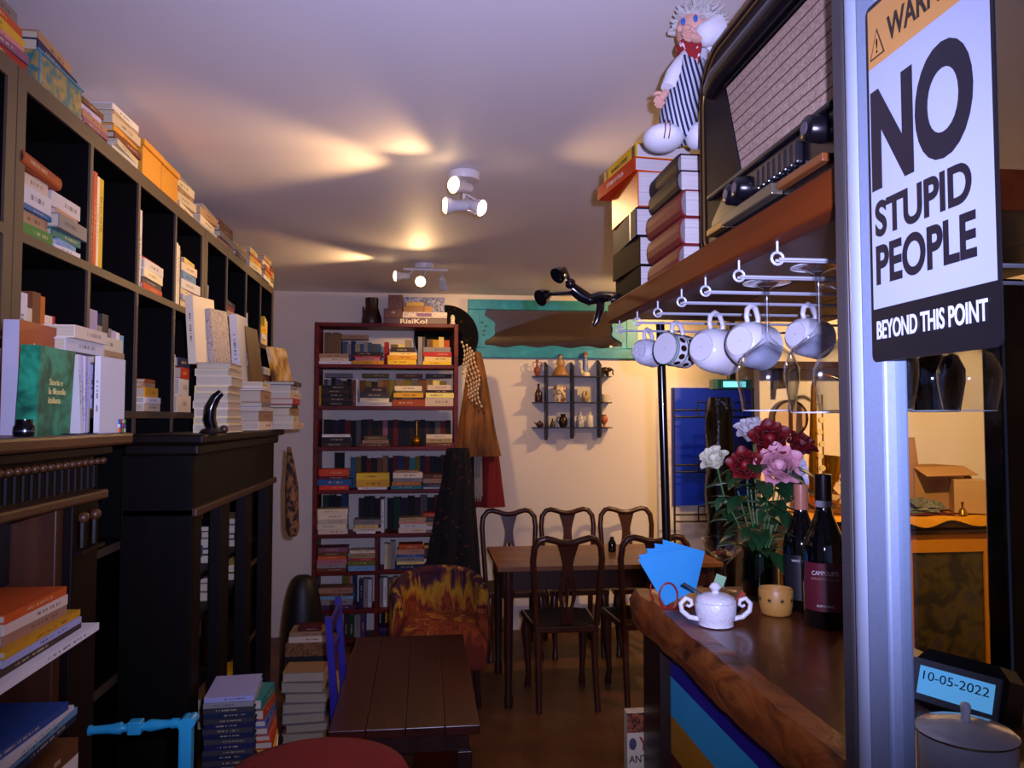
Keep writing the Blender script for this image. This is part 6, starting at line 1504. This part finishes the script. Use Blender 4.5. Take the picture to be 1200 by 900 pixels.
# ------------------------------------------------------------------ behind the bar: yellow cabinet and its clutter
M_yel = mat('mustard_yellow_paint', 'c47c0c', .4, nscale=6, namt=.08)
M_dtop = wood('dark_brown_moulding', '2c150a', '4a2410', 0, .3)
yc_ = thing('yellow_cabinet', 'mustard yellow cabinet with brown moulded top behind the bar', 'cabinet', (2.65, 4.3, 0))
MB().box(2.05, 3.27, 4.11, 4.52, 0, .90).build('body', M_yel, yc_)
MB().box(2.02, 3.30, 4.08, 4.53, .90, .935).build('moulding', M_dtop, yc_, bevel=.01); MB().box(2.00, 3.31, 4.06, 4.535, .936, .995).build('top_board', M_dtop, yc_, bevel=.012)
for dx0, dx1 in ((2.10, 2.66), (2.70, 3.24)):
    dr = MB()
    for a, b, c, d in ((dx0, dx1, .80, .87), (dx0, dx1, .05, .12), (dx0, dx0 + .05, .12, .80), (dx1 - .05, dx1, .12, .80)): dr.box(a, b, 4.09, 4.11, c, d)
    do = dr.build('door', M_yel, yc_)
    MB().box(dx0 + .05, dx1 - .05, 4.102, 4.106, .12, .80).build('painted_pane', ramp_mat('landscape_painting', [(.3, '1a1210'), (.45, '2a2418'), (.55, '4a3c10'), (.68, '2e2a34'), (.8, '4a4038')], (7, 7, 7), .25, .6, 6, 1.0), do)
    MB().ell((dx1 - .025, 4.085, .5), .01, 12, 8).build('knob', M_brass, do, 60)
def drape(u, v):
    x = 2.03 + 1.25 * u; e = max(0, v - .86) / .14
    return (x, 4.50 - .45 * min(v, .86) / .86 - .006 * e, 1.0 + .006 * math.sin(u * 37) * math.sin(v * 9) - .045 * e * (.75 + .4 * math.sin(u * 23)))
tag(MB().sheet(drape, 60, 14, .003).build('yellow_cloth', mat('saffron_cloth', 'd8930c', .8, nscale=20), None, 60), 'saffron yellow cloth laid over the yellow cabinet top', 'cloth')
KX = thing('cardboard_box', 'open cardboard box with raised flap on the yellow cabinet', 'box', (3.05, 4.36, 1.008))
M_kraft = mat('kraft_cardboard', 'b08450', .8, nscale=6)
Rk = TR(3.05, 4.40, 1.012) @ RZ(.18)
kb = MB(); w, d_, h = .19, .11, .26
kb.box(-w, w, -d_, -d_ + .005, 0, h, 0, Rk); kb.box(-w, w, d_ - .005, d_, 0, h, 0, Rk); kb.box(-w, -w + .005, -d_, d_, 0, h, 0, Rk); kb.box(w - .005, w, -d_, d_, 0, h, 0, Rk); kb.box(-w, w, -d_, d_, 0, .005, 0, Rk)
kb.build('box_walls', M_kraft, KX)
MB().box(-w, .06, -.003, .003, 0, .17, 0, Rk @ TR(0, d_, h) @ RX(-.15)).build('flap', M_kraft, KX)
MB().box(0, .13, -d_, d_, -.003, 0, 0, Rk @ TR(w, 0, h) @ RY(.9)).build('flap', M_kraft, KX)
MB().box(-w, w, -.11, 0, -.003, 0, 0, Rk @ TR(0, -d_, h) @ RX(.45)).build('flap', M_kraft, KX)
kb2 = thing('small_cardboard_box', 'small closed cardboard box before the open one on cabinet', 'box', (3.22, 4.2, 1.008))
MB().box(-.085, .085, -.07, .07, 0, .19, 0, TR(3.17, 4.185, 1.012) @ RZ(-.45)).build('box_body', mat('tan_cardboard', 'b8905c', .8), kb2, bevel=.002)
rp = random.Random(3)
for i in range(9):
    tag(MB().box(-.085, .085, -.036, .036, 0, .0012, 0, TR(2.86 + rp.uniform(-.09, .07), 4.16 + .004 * i, 1.024 + .006 * i) @ RZ(rp.uniform(-.6, .6)) @ RX(.25 + .05 * i)).build('printed_note', ramp_mat('grey_green_note_print', [(.42, '2a3028'), (.5, '8a8878'), (.6, '4a5044')], (26, 26, 26), .7)), f'grey green printed paper note, {NTH[i] + " from" if i else "the"} bottom of the heap beside the box', 'paper note', 'printed notes heaped on the cabinet')
rc = MB().sheet(lambda u, v: (2.62 + .42 * u, 4.10 + .22 * v, 1.012 + .012 * math.sin(PI * u) * math.sin(PI * v) * (1 + .5 * math.sin(u * 21 + v * 8))), 30, 12, .003)
tag(rc.build('red_cloth', mat('dark_red_weave', '5a1410', .85), None, 60), 'crumpled dark red cloth under the paper notes', 'cloth')
bb = thing('brass_bell', 'small brass hand bell at the edge of yellow cabinet', 'bell', (3.06, 4.10, 1.01))
MB().lathe([(.026, 0), (.024, .006), (.017, .025), (.012, .034), (.005, .038), (.006, .055), (.009, .07), (.001, .074)], (3.07, 4.10, 1.010), 20).build('body', mat('aged_brass', '9a7020', .3, .85, nscale=30), bb, 50)
# saxophone standing on the cabinet
sxn = thing('saxophone', 'brass saxophone standing upright on the yellow cabinet', 'saxophone', (2.29, 4.30, 1.006))
M_sax = mat('lacquered_brass', 'a87418', .25, .85, nscale=20)
MB().tube([(2.29, 4.30, 1.76), (2.285, 4.30, 1.55), (2.28, 4.30, 1.2), (2.285, 4.30, 1.08), (2.31, 4.30, 1.035), (2.35, 4.30, 1.04), (2.375, 4.30, 1.09), (2.385, 4.30, 1.2), (2.40, 4.30, 1.34)], [.014, .02, .03, .034, .036, .036, .038, .045, .062], 18).build('body', M_sax, sxn, 60)
MB().tube([(2.29, 4.30, 1.76), (2.30, 4.29, 1.80), (2.34, 4.26, 1.815), (2.38, 4.24, 1.80)], [.012, .011, .01, .008], 12).build('neck', M_sax, sxn, 60)
MB().tube([(2.38, 4.24, 1.80), (2.43, 4.215, 1.775)], [.011, .006], 12).build('mouthpiece', M_gb, sxn)
MB().tube([(2.325, 4.27, 1.7), (2.325, 4.265, 1.15)], .005, 8).build('key_rod', M_sax, sxn)
for k in range(7):
    MB().tube([(2.30 + .012 * (k % 2), 4.262, 1.62 - .07 * k), (2.30 + .012 * (k % 2), 4.25, 1.62 - .07 * k)], .017, 14).build('key', mat('pearl_key', 'c8b888', .3), sxn, 50)
# crumpled paper bags beside the saxophone
for i, (x, y, s, lab) in enumerate(((2.50, 4.22, .14, 'crumpled cream paper bag beside the saxophone'), (2.43, 4.14, .09, 'smaller crumpled paper bag in front of the saxophone'), (2.60, 4.35, .15, 'crumpled brown paper bag behind the cream one'))):
    def crump(u, v, x=x, y=y, s=s, i=i):
        a = 2 * PI * u; p = PI * v
        d = Vector((math.sin(p) * math.cos(a), math.sin(p) * math.sin(a) * .6, math.cos(p) * .75))
        k = 1 + .45 * mnoise.noise(d * 2.3 + Vector((i * 5, 0, 0)))
        return (x + d.x * s * k, y + d.y * s * .7 * k, 1.012 + s * .78 + d.z * s * k * (1 if d.z > 0 else .9))
    tag(MB().sheet(crump, 14, 10, 0, closed=True).build('paper_bag', mat('paper_bag_%d' % i, ['c4ab80', 'b89a6c', '9a7848'][i], .8)), lab, 'paper bag')
# drum and dark wooden picture on the partition
drm = thing('hand_drum', 'round pale hand drum with dark wooden rim above the roses', 'drum', (2.24, 4.50, 1.55))
MB().tube([(2.24, 4.49, 1.56), (2.24, 4.545, 1.56)], .115, 36).build('rim', M_dk, drm, 40); MB().tube([(2.24, 4.488, 1.56), (2.24, 4.49, 1.56)], .10, 36).build('skin', mat('drum_skin', 'b09878', .7), drm, 40)
MB().box(2.225, 2.25, 4.484, 4.488, 1.47, 1.65).build('strap', M_dk, drm)
wsf = thing('wall_plank_shelf', 'dark brown plank shelf on the partition above the saxophone', 'shelf', (2.6, 4.45, 1.86))
MB().box(2.08, 3.2, 4.36, 4.549, 1.86, 1.90).build('plank', M_dk, wsf)
for x in (2.15, 3.1): MB().box(x, x + .03, 4.40, 4.549, 1.74, 1.86).build('bracket', M_dk, wsf)
# blue board and black wire rack on the back wall
bbd = thing('blue_board', 'plain bright blue board on the back wall past the bar', 'board', (2.2, BY - .02, .9))
MB().box(1.885, 2.55, BY - .03, BY - .002, .90, 1.795).build('panel', mat('bright_blue_gloss', '1238c8', .4, nscale=3, namt=.05), bbd, bevel=.003)
M_wire = mat('black_wire', '0a0a0c', .4)
wr = thing('wire_rack', 'black wire rack with square motifs before the blue board', 'rack', (2.15, 5.45, 0))
for x in (1.82, 2.42): MB().tube([(x, 5.45, 0), (x, 5.45, 1.78)], .008, 8).build('rack_post', M_wire, wr)
for z in (1.62, 1.22, .86):
    for dz in (0, -.05):
        MB().tube([(1.82, 5.45, z + dz), (2.42, 5.45, z + dz)], .007, 8).build('rack_wire', M_wire, wr)
    for x in (2.0, 2.06, 2.28, 2.34):
        MB().tube([(x, 5.45, z - .05), (x, 5.45, z + .06), (x + .09, 5.45, z + .06), (x + .09, 5.45, z)], .006, 8).build('square_motif', M_wire, wr)
def bundle(u, v):
    a = 2 * PI * u; r = .06 + .055 * math.sin(PI * (.1 + .8 * v)) + .02 * mnoise.noise((math.cos(a) * 2, math.sin(a) * 2, v * 7))
    return (2.11 + r * math.cos(a), 5.30 + r * .8 * math.sin(a), 1.71 * v)
tag(MB().sheet(bundle, 24, 40, 0, closed=True).build('wrapped_bundle', mat('black_plastic_film', '08070c', .15, nscale=30, bump=.6, coat=.4), None, 60), 'tall black bundle wrapped in plastic film before the blue board', 'bundle')
tlt = thing('teal_lit_sign', 'small teal lit sign box under the hanging cups', 'lit sign', (2.15, 5.1, 1.78))
MB().box(1.98, 2.26, 5.08, 5.16, 1.76, 1.83).build('sign_box', mat('teal_plastic', '1a5a60', .3), tlt, bevel=.004); MB().box(2.05, 2.21, 5.075, 5.08, 1.775, 1.815).build('lit_panel', emit('teal_light', '70d0d8', 1.4), tlt)
MB().box(2.10, 2.14, 5.08, 5.14, 1.83, CZ).build('hanger', M_wire, tlt)

# ------------------------------------------------------------------ glass door with metal stile, and the warning sign stuck on it
M_alu = mat('brushed_aluminium', '8493ad', .5, .1, nscale=200, namt=.12)
M_alu2 = mat('bright_aluminium', 'b8c4d8', .28, .5, nscale=100, namt=.05)
door = struct(thing('door_1', 'open glass shop door with grey metal frame beside the camera', 'door', (.48, .45, 0)))
MB().box(.462, .488, .726, .765, 0, 2.10).build('stile', M_alu, door, bevel=.003)
MB().tube([(.474, .778, 0), (.474, .778, 2.10)], .0145, 16).build('nosing', M_alu2, door, 60)
MB().box(.470, .488, .765, .797, 0, 2.10).build('stile_web', M_alu, door)
MB().box(.466, .490, .797, .822, 0, 2.10).build('rubber_seal', mat('dark_grey_seal', '3a3638', .5), door, bevel=.004)
MB().box(.462, .488, .06, .12, 0, 2.10).build('stile', M_alu, door, bevel=.003)
MB().box(.462, .488, .12, .726, 2.0, 2.10).build('rail', M_alu, door, bevel=.003); MB().box(.462, .488, .12, .726, 0, .22).build('rail', M_alu, door, bevel=.003)
MB().box(.474, .478, .12, .726, .22, 2.0).build('pane', glass('door_glass', 'f4f7f7', .22, 4.0, .0, 0.008), door)
sg_ = thing('warning_sign', 'tin sign reading NO STUPID PEOPLE BEYOND THIS POINT on the glass door', 'sign', (.46, .65, 1.6))
sx0 = .4600
def rr2(y0, y1, z0, z1, r, n=6): return rrect(y0, y1, z0, z1, r, r, n)
MB().prism(rr2(.5625, .742, 1.614, 1.985, .008), 0, .0015, 0, YZX(sx0)).build('plate', mat('sign_black', '16161c', .3), sg_)
MB().prism([(.5665, 1.668), (.7375, 1.668), (.7375, 1.918), (.5665, 1.918)], 0, .0003, 0, YZX(sx0 - .0004)).build('white_field', mat('sign_white', 'a6aec6', .35, nscale=3, namt=.03), sg_)
MB().prism([(.5665, 1.918), (.7375, 1.918), (.7375, 1.98), (.5665, 1.98)], 0, .0003, 0, YZX(sx0 - .0004)).build('ochre_band', mat('sign_ochre', 'c08a48', .4, namt=.05), sg_)
M_ink = mat('sign_ink', '1c1a26', .35)
def stx(body, y_left, z, w, h, m=M_ink, bold=.0):
    return lettering('sign_text', body, .05, axes((sx0 - .0009, y_left, z), (0, -1, 0), (0, 0, 1)), m, sg_, bold, w, h, thick=.0002)
stx('NO', .7345, 1.788, .148, .106, bold=.0022)
stx('STUPID', .7305, 1.7405, .139, .037, bold=.0016)
stx('PEOPLE', .7305, 1.6915, .143, .041, bold=.0016)
stx('BEYOND THIS POINT', .7320, 1.6365, .155, .019, mat('sign_text_white', 'c8ccd8', .4), .0011)
stx('WARNING', .704, 1.932, .125, .026, mat('sign_band_ink', '2a2018', .4), .001)
MB().prism([(.734, 1.926), (.709, 1.926), (.7215, 1.956)], 0, .0003, 0, YZX(sx0 - .0008)).build('triangle', mat('sign_band_ink', '2a2018', .4), sg_)
MB().prism([(.7315, 1.9275), (.7115, 1.9275), (.7215, 1.952)], 0, .0003, 0, YZX(sx0 - .0011)).build('triangle_field', mat('sign_ochre', 'c08a48', .4, namt=.05), sg_)
stx('!', .7230, 1.930, .003, .015, mat('sign_band_ink', '2a2018', .4), .0006)
